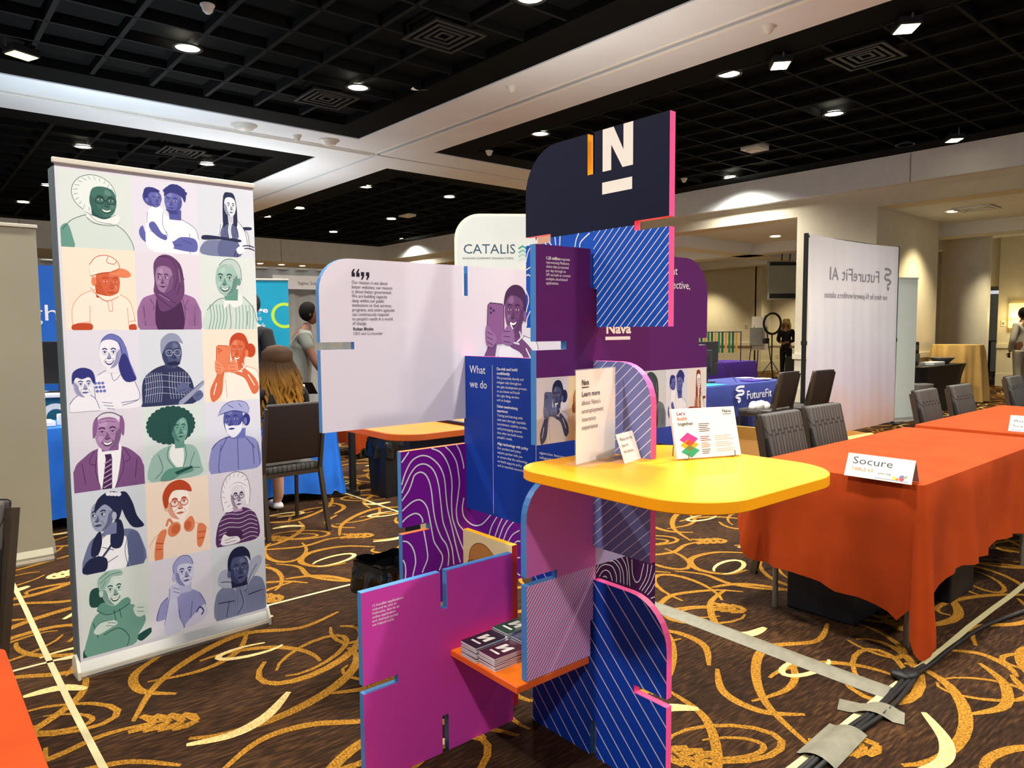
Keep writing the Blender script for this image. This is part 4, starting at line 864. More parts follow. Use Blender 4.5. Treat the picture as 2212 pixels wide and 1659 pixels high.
def P_hoodie(p, c):
    D, Md, L, B = c
    p.poly([(.14,.60),(.14,.78),(.24,.82),(.36,.76),(.34,.60)], D); p.poly([(.78,.10),(.98,.16),(1,.10),(.84,.02)], D); p.poly([(.0,.0),(.02,.10),(.12,.14),(.14,.0)], D)
    p.poly([(.06,0),(.10,.30),(.20,.48),(.40,.54),(.66,.54),(.84,.44),(.92,.28),(.80,.12),(.70,.0)], hexmix(Md,L,.12)); p.poly([(.22,.54),(.30,.62),(.48,.58),(.66,.62),(.70,.54),(.52,.48),(.34,.48)], Md); folds(p,[[(.22,.54),(.36,.46),(.54,.48),(.70,.54)],[(.46,.50),(.48,.36)],[(.54,.50),(.56,.38)],[(.30,.22),(.52,.26),(.66,.12),(.62,.0)],[(.16,.40),(.22,.20)],[(.20,.30),(.3,.26)]],D,.010)
    p.poly([(.16,.30),(.26,.38),(.44,.38),(.50,.32),(.38,.28),(.22,.24)], hexmix(L,'#ffffff',.2)); p.poly([(.74,.46),(.84,.52),(.94,.46),(.94,.36),(.80,.34)], hexmix(L,'#ffffff',.2)); folds(p,[[(.36,.36),(.48,.33)],[(.34,.33),(.44,.30)],[(.80,.46),(.9,.44)],[(.8,.41),(.9,.39)],[(.16,.30),(.26,.38),(.44,.38)]],D,.006)
    face(p,.46,.74,.155,.18,hexmix(L,'#ffffff',.25),D,.5,.85); p.ell(.29,.74,.03,.05,L); p.poly([(.26,.80),(.26,.92),(.40,1.0),(.58,.98),(.60,.92),(.46,.92),(.40,.84),(.30,.76)], hexmix(L,Md,.4)); folds(p,[[(.28,.86),(.42,.94),(.58,.95)],[(.27,.92),(.4,.98)],[(.30,.80),(.36,.88)]],D,.006)
def P_buzz(p, c):
    D, Md, L, B = c
    p.poly([(.08,.22),(.16,.42),(.34,.52),(.58,.54),(.78,.46),(.88,.28),(.84,.18),(.66,.10),(.36,.0),(.28,.2)], hexmix(Md,L,.55)); folds(p,[[(.08,.22),(.16,.42),(.34,.52)],[(.78,.46),(.88,.28),(.74,.22)],[(.34,.44),(.30,.2)],[(.66,.36),(.62,.14)],[(.44,.3),(.46,.1)]],D,.008)
    p.poly([(.22,.0),(.20,.14),(.26,.34),(.30,.50),(.40,.54),(.42,.40),(.44,.20),(.50,.04),(.36,.0)], hexmix(L,'#ffffff',.3)); p.poly([(.28,.46),(.30,.60),(.36,.64),(.46,.62),(.50,.54),(.42,.46)], hexmix(L,'#ffffff',.2)); p.line([(.40,.56),(.44,.70)], .03, hexmix(L,'#ffffff',.2)); folds(p,[[(.20,.14),(.26,.34),(.30,.5),(.30,.6)],[(.36,.6),(.46,.56)],[(.36,.55),(.46,.51)],[(.44,.2),(.52,.04)]],D,.006)
    p.poly([(.74,.22),(.86,.28),(.90,.14),(.70,.04),(.52,.06)], hexmix(L,'#ffffff',.3)); p.line([(.72,.20),(.78,.26),(.84,.20),(.80,.15)], .02, D)
    neck(p,.56,.50,.62,.10,L); face(p,.55,.76,.155,.17,hexmix(L,'#ffffff',.3),D,.5,.25); p.poly([(.38,.76),(.38,.90),(.50,.99),(.64,.97),(.70,.86),(.58,.89),(.46,.88),(.42,.78)], hexmix(L,Md,.3)); p.line([(.38,.78),(.38,.90),(.50,.99),(.64,.97),(.70,.86)], .007, D); p.ell(.38,.73,.03,.05,L)
def P_parka(p, c):
    D, Md, L, B = c
    p.poly([(.06,0),(.06,.34),(.24,.46),(.50,.50),(.78,.50),(.96,.40),(1,.02),(.6,.0)], hexmix(Md,L,.4)); hatch(p,.1,.02,.44,.36,10,Md,.005,.01); hatch(p,.62,.04,.94,.36,9,Md,.005,.01)
    p.poly([(.10,.52),(.16,.66),(.34,.66),(.40,.50),(.46,.34),(.36,.40),(.18,.44)], L); p.poly([(.60,.34),(.66,.52),(.72,.72),(.90,.78),(.94,.68),(.80,.52),(.70,.44)], L); folds(p,[[(.46,.34),(.36,.48),(.16,.52)],[(.60,.30),(.70,.5),(.84,.66)],[(.50,.36),(.56,.16),(.44,.02)],[(.10,.24),(.40,.22)],[(.66,.26),(.94,.28)],[(.30,.24),(.24,.02)]],D,.010)
    neck(p,.50,.40,.60,.16,D); face(p,.50,.64,.185,.19,hexmix(Md,D,.2),D,.35,.15); p.poly([(.30,.62),(.30,.80),(.40,.93),(.58,.95),(.70,.86),(.72,.72),(.66,.80),(.50,.82),(.38,.80),(.33,.66)], D); p.ell(.31,.60,.03,.05,Md)
def P_flatcap(p, c):
    D, Md, L, B = c
    p.poly([(.14,.58),(.18,.74),(.34,.86),(.56,.86),(.80,.70),(.92,.52),(.70,.50),(.42,.46),(.30,.58)], Md); p.poly([(.14,.58),(.10,.50),(.16,.42),(.30,.46),(.40,.50),(.30,.60)], hexmix(Md,D,.5)); folds(p,[[(.14,.58),(.18,.74),(.34,.86),(.56,.86),(.80,.70),(.92,.52)],[(.12,.46),(.30,.50),(.46,.48)]],D,.012)
    hatch(p,.28,.56,.80,.66,12,hexmix(Md,D,.4),.008,.04); p.poly([(.22,.0),(.22,.30),(.28,.46),(.50,.46),(.74,.50),(.80,.2),(.7,0)], L); p.ell(.36,.30,.03,.03,D); folds(p,[[(.22,.3),(.18,.18),(.24,.14)],[(.28,.36),(.40,.38)]],D,.012)
GRID = [('green', P_turtleneck), ('blue', P_father), ('navy', P_wheelchair), ('orange', P_capman), ('purple', P_hijab), ('green', P_oldsmile), ('blue', P_mother), ('navy', P_tablet), ('orange', P_phone),
        ('purple', P_suit), ('green', P_afro), ('blue', P_beard), ('navy', P_ponytail), ('orange', P_headphones), ('purple', P_whitehair), ('green', P_hoodie), ('blue', P_buzz), ('navy', P_parka)]
GLAB = ['green drawing of a smiling person with curly pale hair and glasses', 'blue drawing of a bearded person holding a child', 'navy drawing of a long-haired person in a wheelchair', 'orange drawing of a person in a cap and polo shirt', 'purple drawing of a person in a headscarf and jacket', 'green drawing of an older smiling person in a shirt',
 'blue drawing of a long-haired person beside a child', 'navy drawing of an older person reading a tablet', 'orange drawing of a person holding up a phone', 'purple drawing of a person in suit and striped tie', 'green drawing of a person with rounded curly hair', 'blue drawing of a person with white beard and flat cap', 'navy drawing of a person with a long ponytail', 'orange drawing of a person with headphones round the neck', 'purple drawing of a person with white hair and glasses', 'green drawing of a person in a hooded sweatshirt', 'blue drawing of a person with cropped hair, hand at chin', 'navy drawing of a person in a hooded coat']

# ---------------------------------------------------------------- portrait banner stand
m_alu = M('aluminium', '#b9b8b0', .35, metal=.7, var=.04); m_alu_l = M('aluminium_light', '#d8d4c4', .4, metal=.3, var=.03); m_greyfab = M('banner_back', '#4d5a60', .7, var=.03)
m_fab = M('banner_fabric', '#d5d6de', .45, var=.015)
def rollup(name, label, loc, rz, w, h, front, back, d=.09, cap=None, zb=.055, base=None, bk=1.0):
    """retractable banner stand: front faces local -y, origin at the left front corner of its base"""
    t = thing(name, label, 'banner stand', loc, rz)
    cap = cap or m_alu_l
    prof = [(y, z*bk) for y, z in [(-.0, .0), (d*.95, .0), (d*1.05, .02), (d*.95, .06), (d*.6, .085), (d*.25, .075), (0, .03)]]
    MB().add([(x, y, z) for x in (0.012, w-.012) for y, z in prof], [tuple(range(7)), tuple(range(7, 14))[::-1]] + [(i, i+7, (i+1) % 7+7, (i+1) % 7) for i in range(7)]).build('base', base or m_alu, t)
    for x0, x1 in ((0, .012), (w-.012, w)):
        q = [(y*1.06-.003, z*1.08) for y, z in prof]
        MB().add([(x, y, z) for x in (x0, x1) for y, z in q], [tuple(range(7)), tuple(range(7, 14))[::-1]] + [(i, i+7, (i+1) % 7+7, (i+1) % 7) for i in range(7)]).build('end_cap', cap, t)
    MB().box(.012, w-.012, -.004, .004, .012, .028).build('base_lip', m_alu_l, t)
    f = MB()
    f.mat(0).box(.016, w-.011, .0185, .0192, zb, h); f.mi[3] = 0
    f.mi = [0, 0, 0, 0, 1, 0]
    fo = f.build('fabric', [front, back], t)
    MB().tube([(w*.5, .045, .06), (w*.5, .045, h-.02)], .011).build('pole', m_alu, t)
    MB().bbox(.008, w-.003, .008, .028, h, h+.022, .004).build('top_rail', m_alu_l, t)
    return t, fo
bs, fab = rollup('banner_stand', 'white portrait banner stand with eighteen colour drawings', (.509, 3.340, 0), math.atan2(.0373, .8249), .8257, 2.083, m_fab, m_greyfab)
MB().box(.010, .0155, .018, .10, .06, 2.07).build('side_panel', m_greyfab, bs)
zr = [2.083, 1.76, 1.43, 1.10, .77, .425, .08]; xr = [.026, .292, .558, .812]
for i, (pl, fn) in enumerate(GRID):
    r, c_ = divmod(i, 3)
    p = Pic(xr[c_], zr[r+1], xr[c_+1]-xr[c_], zr[r]-zr[r+1]-(.02 if r == 0 else 0))
    cc = PAL[pl]; p.rect(0, 0, 1, 1, cc[3]); fn(p, cc)
    p.build('portrait', fab, y0=.0182, label=GLAB[i])
# portraits on the tower boards
for fn, pl, x0, x1 in ((P_phone, 'navy', -.2456, -.111), (P_flatcap, 'sepia', -.111, .03), (P_suit, 'grey', .03, .211), (P_hijab, 'grey', .211, .371), (P_father, 'blue', .371, .495), (P_wheelchair, 'rust', .495, .612)):
    p = Pic(x0, 1.071, x1-x0, .203); p.rect(0, 0, 1, 1, PAL[pl][3] if pl != 'navy' else '#cfcbd2'); fn(p, PAL[pl]); p.build('portrait', b8)
p = Pic(.03, 1.18, .36, .445); P_phone(p, PAL['purple']); p.build('portrait', b6, label='purple drawing of a smiling person holding up a phone')
p = Pic(-.70, .02, .31, .60); 
p2_ = Pic(-.69, .36, .27, .27); P_flatcap(p2_, PAL['sepia']); p2_.build('drawing', b10, label='sepia drawing of a flat cap')
# ---------------------------------------------------------------- tape and cables on the carpet
m_tape = M('tape_cream', '#bdb285', .6, var=.05, vscale=30); m_gaff = M('tape_grey', '#757260', .55, var=.12, vscale=25, bump=.2, bscale=40); m_cable = M('cable_black', '#141312', .5, var=.1)
def tape(x0, y0, x1, y1, w, label, z=.0022, mat=None, n=14):
    d = Vector((x1-x0, y1-y0)); l = d.length; d /= l; nrm = Vector((-d.y, d.x)); mb = MB(); vs = []
    for i in range(n+1):
        a = l*i/n; j = .004*math.sin(i*1.7+x0)
        for s in (-1, 1):
            p = Vector((x0, y0)) + d*a + nrm*(s*w/2+j); vs.append((p.x, p.y, z))
    vs += [(x, y, z+.0004) for x, y, _ in vs]; k = 2*(n+1)
    fs = [(2*i, 2*i+1, 2*i+3, 2*i+2) for i in range(n)] + [(k+2*i+2, k+2*i+3, k+2*i+1, k+2*i) for i in range(n)]
    fs = [f[::-1] for f in fs]
    return tag(mb.add(vs, fs).build('floor_tape', mat or m_tape), label, 'tape', 'booth tape lines' if not mat else None)
tape(.452, .6, .452, 9.5, .024, 'cream floor tape line running past the left foot of the portrait banner')
tape(-1.5, 3.615, 2.945, 3.615, .020, 'cream floor tape line crossing under the portrait banner')
tape(2.955, 3.63, 2.955, 9.0, .022, 'cream floor tape line beside the black waste bins')
tape(3.0, 3.63, 6.6, 3.63, .022, 'cream floor tape line behind the yellow tabletop')
tape(1.6, 1.125, 6.0, 1.145, .028, 'cream floor tape line in front of the rust red table')
# taped cable ramp and black cable bundle
cr = MB()
def ramp(u, v):
    y = 2.62 - 1.50*u; x = 2.885 + .012*math.sin(u*5) + (v-.5)*.115
    return (x, y, .002 + .016*max(0, math.sin(PI*v))**1.3 + .002*math.sin(u*40+v*9)*math.sin(PI*v))
cr.grid(ramp, 40, 10)
tag(cr.build('cable_ramp', m_gaff), 'grey gaffer tape ridge covering a cable on the carpet', 'tape')
cb = thing('cable_bundle', 'black cable bundle along the cream tape by the rust red table', 'cable', (0, 0, 0))
pts = [(6.2, .9), (4.6, .95), (4.19, 1.02), (3.85, 1.085), (3.5, 1.105), (3.2, 1.10), (3.05, 1.11), (2.73, 1.085), (2.45, 1.09), (2.25, 1.085), (1.9, 1.07), (1.5, 1.05)]
for k, dx in enumerate((0, -.018, .016)):
    q = [(x, y+dx+.004*math.sin(3*i+k*2), .011) for i, (x, y) in enumerate(pts)]
    if k == 1: q = q[6:]
    if k == 2: q = q[5:]
    MB().tube(smooth(q, False, 5), .0095, 8).build('cable', m_cable, cb)
MB().sh().ell((3.06, 1.12, .02), (.05, .035, .02)).ell((3.02, 1.14, .02), (.03, .04, .018)).build('tie', m_cable, cb)
def patch(cx, cy, l, w, a, label):
    ca, sa = math.cos(a), math.sin(a); mb = MB()
    def f(u, v):
        x, y = (u-.5)*l, (v-.5)*w; X = cx+x*ca-y*sa; Y = cy+x*sa+y*ca
        d = abs(Y-1.09)
        return (X, Y, .003 + .022*max(0, 1-(d/.06)**2))
    mb.grid(f, 10, 12)
    return tag(mb.build('tape_patch', m_gaff), label, 'tape')
patch(2.68, 1.11, .09, .22, .35, 'short grey tape patch across the cable bundle')
patch(2.36, 1.10, .26, .13, .05, 'long grey tape patch holding the cable near the bottom edge')

# ---------------------------------------------------------------- folding tables, cloths, cards
m_rust = M('cloth_rust', '#a03c14', .9, var=.15, vscale=4, bump=.08, bscale=300, spec=.1); m_cloth_blue = M('cloth_blue', '#1c2f84', .8, var=.1, vscale=5, sheen=.1); m_cloth_royal = M('cloth_royal', '#1668d0', .7, var=.12, vscale=4)
m_steel = M('steel_grey', '#7d7a70', .4, metal=.6, var=.05); m_dark = M('dark_plastic', '#141416', .5, var=.1); m_tt = M('table_board', '#b8ad98', .6)
def cloth(name, label, x0, x1, y0, y1, z, drops, mat, corner=.18, fold=.012, group=None, seed=1, cat='tablecloth'):
    """drops: hang on sides y0, x1, y1, x0"""
    cs = corner if isinstance(corner, tuple) else (corner,)*4; cor = {(3, 0): cs[0], (0, 1): cs[1], (1, 2): cs[2], (2, 3): cs[3]}
    rnd = random.Random(seed); ph = [rnd.random()*6 for _ in range(8)]
    r = .03; N = 34; per = []
    def side(p, q, n, nrm, di):
        L = math.hypot(q[0]-p[0], q[1]-p[1])
        for i in range(n):
            u = i/n; per.append((p[0]+(q[0]-p[0])*u, p[1]+(q[1]-p[1])*u, nrm[0], nrm[1], di, u, L))
    def corn(cx, cy, a0, da, db):
        for i in range(8):
            a = math.radians(a0+90*i/8); per.append((cx+r*math.cos(a), cy+r*math.sin(a), math.cos(a), math.sin(a), (da, db), i/8, 0))
    side((x0+r, y0), (x1-r, y0), N, (0, -1), 0); corn(x1-r, y0+r, 270, 0, 1); side((x1, y0+r), (x1, y1-r), N//2, (1, 0), 1); corn(x1-r, y1-r, 0, 1, 2)
    side((x1-r, y1), (x0+r, y1), N, (0, 1), 2); corn(x0+r, y1-r, 90, 2, 3); side((x0, y1-r), (x0, y0+r), N//2, (-1, 0), 3); corn(x0+r, y0+r, 180, 3, 0)
    V = 9; vs = []; n = len(per)
    for j in range(V+1):
        v = j/V
        for i, (x, y, nx, ny, d, u, L) in enumerate(per):
            if isinstance(d, tuple):
                dr = (drops[d[0]]*(1-u)+drops[d[1]]*u) + cor[d]*math.sin(PI*(u*.98+.01))**.6; out = (.02+.075*math.sin(PI*u)*v)*v**.5
                w = .02*math.sin(u*PI*3)*v
            else:
                e = min(u, 1-u)*L; dr = drops[d] + (cor[((d-1)%4,d)]*math.exp(-u*L/.10)+cor[(d,(d+1)%4)]*math.exp(-(1-u)*L/.10))*.55 + .018*math.sin(u*L*9+ph[d])
                out = .012+.02*v; w = fold*v*(math.sin(u*L*9+ph[d]+1.4*math.sin(u*5)+1.2*v)+.6*math.sin(u*L*23+ph[d+4]-.8*v)+.3*math.sin(u*L*41+3*v))
            dr = min(dr, z-.012)
            k = out+w if v > 0 else 0
            vs.append((x+nx*k, y+ny*k, z - dr*v - (.006 if v > 0 else 0)))
    fs = [(j*n+i, j*n+(i+1) % n, (j+1)*n+(i+1) % n, (j+1)*n+i) for j in range(V) for i in range(n)]
    fs = [f[::-1] for f in fs]
    mb = MB().sh(); mb.add(vs, fs)
    o_ = len(mb.v); cx, cy = (x0+x1)/2, (y0+y1)/2
    ring2 = [(cx+(p[0]-cx)*.93, cy+(p[1]-cy)*.93, z+.003) for p in per]
    mb.add(ring2+[vs[i] for i in range(n)], [(i, (i+1) % n, n+(i+1) % n, n+i)[::-1] for i in range(n)]); mb.add(ring2, [tuple(range(n))])
    o = mb.build(name, mat); return tag(o, label, cat, group)
def folding_table(label, x0, x1, y0, y1, z=.735, group=None):
    t = thing('folding_table', label, 'table', ((x0+x1)/2, (y0+y1)/2, 0), 0, group)
    hx, hy = (x1-x0)/2-.01, (y1-y0)/2-.01
    MB().bbox(-hx, hx, -hy, hy, z-.03, z, .006).build('tabletop', m_tt, t)
    for s in (-1, 1):
        for q in (-1, 1):
            x = s*(hx-.06)
            p = smooth([(x-s*.02, q*.10, z-.035), (x, q*.17, z-.10), (x, q*(hy-.09), z-.24), (x, q*(hy-.05), z-.36), (x, q*(hy-.05), .3), (x, q*(hy-.05), 0)], False, 5)
            MB().tube(p, .0135, 10).build('leg', m_steel, t)
        MB().tube([(s*(hx-.06), -.17, z-.12), (s*(hx-.06), .17, z-.12)], .010, 8).build('brace', m_steel, t)
    return t
folding_table('folding table under the rust red cloth nearest the camera', 3.29, 5.11, 1.19, 1.94)
cloth('tablecloth', 'rust red cloth on the front right table with the white tent card', 3.27, 5.13, 1.17, 1.96, .75, (.43, .45, .20, .50), m_rust, (.26, .05, .0, .02), .026, seed=3)
folding_table('folding table under the second rust red cloth behind', 5.30, 7.10, 1.19, 1.94)
cloth('tablecloth', 'rust red cloth on the second right table farther back', 5.28, 7.12, 1.17, 1.96, .75, (.45, .5, .20, .48), m_rust, (.2, .1, 0, .02), .02, seed=5)
cloth('tablecloth', 'orange red cloth at the lower left edge of the picture', -1.70, .150, -.6, 1.86, .75, (.5, .5, .5, .5), m_rust, .2, seed=8)
folding_table('folding table under the lower left orange red cloth', -1.68, .130, -.55, 1.84)
m_card = M('card_white', '#f1ead6', .6, var=.01); m_card_in = M('card_inside', '#b79a92', .7, var=.02)
def tent(label, loc, rz, w, h, d):
    t = thing('tent_card', label, 'sign', loc, rz)
    L = math.hypot(h, d); a = math.atan2(d, h)
    f = MB().box(-w/2, w/2, 0, .0012, 0, L).build('front_leaf', m_card, t, (0, -d, 0), (-a, 0, 0))
    MB().box(-w/2, w/2, -.0012, 0, 0, L).build('back_leaf', m_card_in, t, (0, d, 0), (a, 0, 0))
    return t, f
t1, f1 = tent('white tent card reading Socure TABLE 63 on the rust red cloth', (3.275, 1.345, .755), -PI/2, .285, .098, .042)
m_slate = M('ink_slate', '#3a4650', .6, var=0); m_orange = M('ink_orange', '#d08a45', .6, var=0)
text('Socure', f1, -.118, .060, .034, .17, m_slate); text('TABLE 63', f1, -.118, .030, .0155, .095, m_orange, bold=.01)
text('JOIN THE', f1, .0, .026, .0085, .055, m_slate, bold=.01)
Pic(0, 0, 1, 1, False).rect(-.01, .006, .128, .010, '#9a9aa6').poly([(.06,.014),(.068,.026),(.076,.014)], '#e8c63a').poly([(.074,.012),(.083,.022),(.09,.012)], '#e0823a').ell(.100,.018,.010,.009,'#c8505a').poly([(.088,.022),(.096,.034),(.110,.032),(.104,.024)], '#6a7a9a').poly([(.106,.022),(.118,.034),(.120,.026)], '#7da25a').build('fruit_print', f1)
t2, f2 = tent('white tent card with two text lines on the second rust red table', (5.40, 1.29, .755), -PI/2, .285, .098, .042)
text('Amazon\nServices', f2, -.125, .062, .018, .16, m_slate, .034); Pic(0, 0, 1, 1, False).rect(-.13, .004, .13, .012, '#b79ab0').build('stripe_print', f2)
MB().bbox(0, .33, 0, .34, 0, .36, .01).build('storage_case', m_dark, None, (3.40, 1.50, 0)); tag(bpy.data.objects['storage_case'], 'black storage case under the rust red table', 'case')
MB().bbox(0, .34, 0, .30, 0, .28, .01).build('dark_bag', m_dark, None, (4.05, 1.3, 0)); tag(bpy.data.objects['dark_bag'], 'black bag on the carpet deep under the rust red table', 'bag')

# ---------------------------------------------------------------- banquet chairs
def chair_fabric():
    mt = bpy.data.materials.new('chair_fabric'); mt.use_nodes = True; n = NT(mt); b = n.N['Principled BSDF']
    tc = n.N.new('ShaderNodeTexCoord'); sp = n.N.new('ShaderNodeSeparateXYZ'); n.L.new(tc.outputs['Object'], sp.inputs[0])
    cb_ = n.N.new('ShaderNodeCombineXYZ'); n.L.new(n.m('ADD', sp.outputs[2], n.m('MULTIPLY', sp.outputs[1], -1.0)), cb_.inputs[0]); n.L.new(sp.outputs[0], cb_.inputs[1])
    br = n.N.new('ShaderNodeTexBrick'); br.inputs['Scale'].default_value = 1.0
    br.inputs['Brick Width'].default_value = .15; br.inputs['Row Height'].default_value = .034; br.inputs['Mortar Size'].default_value = .0042; br.inputs['Mortar Smooth'].default_value = .1
    br.offset = 0.12; br.offset_frequency = 2
    br.inputs['Color1'].default_value = lin('#4a4640') + (1,); br.inputs['Color2'].default_value = lin('#3f3c38') + (1,); br.inputs['Mortar'].default_value = lin('#131110') + (1,)
    n.L.new(cb_.outputs[0], br.inputs['Vector']); n.L.new(br.outputs['Color'], b.inputs['Base Color']); b.inputs['Roughness'].default_value = .6
    return mt
m_chf = chair_fabric(); m_chb = M('chair_back', '#241a18', .55, var=.1); m_chm = M('chair_metal', '#4a3f33', .4, metal=.5, var=.06)
def make_chair(label, loc, rz, group):
    """faces local -y, origin on the floor under the seat"""
    t = thing('banquet_chair', label, 'chair', loc, rz, group)
    sm = MB(); bm_ = bmesh.new(); bmesh.ops.create_cube(bm_, size=1)
    for v in bm_.verts: v.co = Vector((v.co.x*.44*(1 if v.co.y < 0 else .92), v.co.y*.43-.01, .462+v.co.z*.062))
    bmesh.ops.bevel(bm_, geom=list(bm_.edges), offset=.022, segments=3, affect='EDGES', profile=.5); sm.sh().bm(bm_); sm.build('seat', m_chf, t)
    def back(name, y0, th, mat, w0, w1):
        g = bmesh.new(); bmesh.ops.create_cube(g, size=1)
        for v in g.verts:
            z = .52 if v.co.z < 0 else .925; y = .185 if v.co.z < 0 else .275
            v.co = Vector((v.co.x*(w0 if v.co.z < 0 else w1), y+y0+v.co.y*th, z))
        bmesh.ops.bevel(g, geom=list(g.edges), offset=.012, segments=2, affect='EDGES', profile=.5)
        MB().sh().bm(g).build(name, mat, t)
    back('backrest', 0, .045, m_chf, .42, .39); back('back_shell', .032, .022, m_chb, .43, .40)
    for s in (-1, 1):
        MB().bar((s*.205, -.19, .44), (s*.215, -.225, 0), .028, .02).build('leg', m_chm, t)
        MB().bar((s*.208, .205, .46), (s*.22, .30, 0), .028, .034, (0, 1, 0)).build('leg', m_chm, t)
        MB().bar((s*.208, .205, .44), (s*.207, .30, .90), .022, .036, (0, 1, 0)).build('back_post', m_chm, t)
        MB().bar((s*.208, -.2, .425), (s*.208, .21, .425), .022, .026).build('side_rail', m_chm, t)
    MB().bar((-.2, -.2, .425), (.2, -.2, .425), .02, .026).build('cross_rail', m_chm, t); MB().bar((-.2, .21, .425), (.2, .21, .425), .02, .026).build('cross_rail', m_chm, t)
    return t
GC = 'grey patterned banquet chairs'
ch0 = make_chair('grey patterned chair behind the front rust red table, nearer of two', (3.96, 1.93, 0), .0, GC)
def chair(x, y, rz, lb): return copy_tree(ch0, (x, y, 0), rz, lb, GC)
chair(4.52, 1.955, -.03, 'grey patterned chair behind the front rust red table, farther of two')
chair(6.2, 1.95, .02, 'grey patterned chair behind the second rust red table, nearer of two')
chair(6.88, 1.93, -.02, 'grey patterned chair behind the second rust red table, farther of two')
chair(8.42, 1.95, 0, 'grey patterned chair at the right edge beyond the second red table')
chair(7.62, 4.44, PI+.05, 'dark backed chair in front of the navy cloth table, left of two')
chair(8.20, 4.32, PI-.04, 'dark backed chair beside the black banner pole by the navy table')
sc_ch = chair(2.09, 5.03, PI, 'dark backed chair with the long-haired person seated on it')
lc = chair(-.10, 2.50, math.radians(-40), 'patterned chair cut by the left edge of the picture')
# garment tag on the left chair
tg = MB().box(-.012, .012, -.001, .001, 0, .075).build('chair_tag', m_dark, lc, (.19, .24, .80), (0, 0, .2))

# ---------------------------------------------------------------- see-through fabric banner with mirrored print
def ff_mat():
    mt = bpy.data.materials.new('sheer_fabric'); mt.use_nodes = True; n = NT(mt); b = n.N['Principled BSDF']
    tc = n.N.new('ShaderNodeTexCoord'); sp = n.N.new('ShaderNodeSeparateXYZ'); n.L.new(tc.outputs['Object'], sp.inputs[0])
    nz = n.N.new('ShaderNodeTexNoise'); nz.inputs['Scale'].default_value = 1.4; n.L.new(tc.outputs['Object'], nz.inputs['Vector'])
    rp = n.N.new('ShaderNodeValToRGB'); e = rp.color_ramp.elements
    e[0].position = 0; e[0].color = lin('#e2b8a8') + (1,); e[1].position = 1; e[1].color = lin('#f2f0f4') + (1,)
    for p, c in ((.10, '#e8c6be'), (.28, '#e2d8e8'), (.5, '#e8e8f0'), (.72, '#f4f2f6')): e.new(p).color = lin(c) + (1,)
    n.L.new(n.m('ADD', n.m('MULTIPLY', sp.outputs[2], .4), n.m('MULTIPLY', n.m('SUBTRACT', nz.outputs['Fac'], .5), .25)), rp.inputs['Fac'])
    n.L.new(rp.outputs['Color'], b.inputs['Base Color']); b.inputs['Roughness'].default_value = .6
    return mt
fx0, fy0, fx1, fy1 = 8.55, 4.47, 11.04, 4.40
FW = math.hypot(fx1-fx0, fy1-fy0); fa = math.atan2(fy1-fy0, fx1-fx0)
fb = thing('fabric_banner', 'sheer white fabric banner on black poles with mirrored grey print', 'banner', (fx0, fy0, 0), fa)
m_pole = M('pole_black', '#121212', .4, var=.05)
for x in (0, FW):
    MB().tube([(x, 0, .02), (x, 0, 2.56)], .028, 10).build('pole', m_pole, fb); MB().tube([(x, 0, 1.2), (x, 0, 1.25)], .036, 10).build('pole_joint', m_pole, fb)
    MB().bbox(x-.07, x+.07, -.12, .12, 0, .02, .005).build('foot', m_pole, fb)
MB().tube([(0, .005, 2.53), (FW, .005, 2.53)], .018, 8).build('crossbar', m_pole, fb)
def ffs(u, v):
    x = .03+(FW-.06)*u; z = .05+2.50*v
    y = -.03 + .006*math.sin(u*23+1.5*math.sin(v*3))*(1-.5*v) + .003*math.sin(u*61+v*4) + .01*math.sin(v*9)*math.exp(-u*9)
    return (x, y, z - .02*math.sin(PI*u))
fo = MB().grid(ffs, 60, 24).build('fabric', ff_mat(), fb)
m_gprint = M('print_grey', '#9a9aa2', .6, var=0)
text('FutureFit AI', fo, FW*.76, 2.02, .17, FW*.54, m_gprint, mirror=True, y=-.055); text('our choice for AI-powered workforce solutions', fo, FW*.86, 1.79, .085, FW*.70, m_gprint, mirror=True, y=-.055)
def squiggle(name, parent, x, z, k, mat, y, mx=1, w=.09):
    p = [(1, 1), (.35, 1), (.0, .86), (.35, .72), (.75, .72), (.95, .58), (.7, .46), (.3, .46), (.0, .34), (.25, .24), (.45, .2), (.5, .05), (.35, -.04), (.25, .08)]
    L, R = ribbon(smooth(p, False, 6), w); vs = []
    for a, b in zip(L, R): vs += [(x+mx*a[0]*k, y, z+a[1]*k), (x+mx*b[0]*k, y, z+b[1]*k)]
    return MB().add(vs, [(2*i, 2*i+1, 2*i+3, 2*i+2) for i in range(len(L)-1)]).build(name, mat, parent)
squiggle('logo_print', fo, FW*.90, 1.95, .27, m_gprint, -.055, -.75, .12)
for o in fo.children:      # the print lies on the waves of the fabric
    for v in o.data.vertices:
        X, Z = v.co.x + o.location.x, v.co.z + o.location.z
        v.co.y = ffs((X-.03)/(FW-.06), (Z+.02*math.sin(PI*(X-.03)/(FW-.06))-.05)/2.50)[1] - .004 - o.location.y
rollup('banner_stand', 'plain pale grey roll-up banner behind the sheer fabric banner', (11.12, 4.50, 0), -.35, .55, 2.12, M('banner_pale', '#c9d2ca', .5, var=.02), m_greyfab)

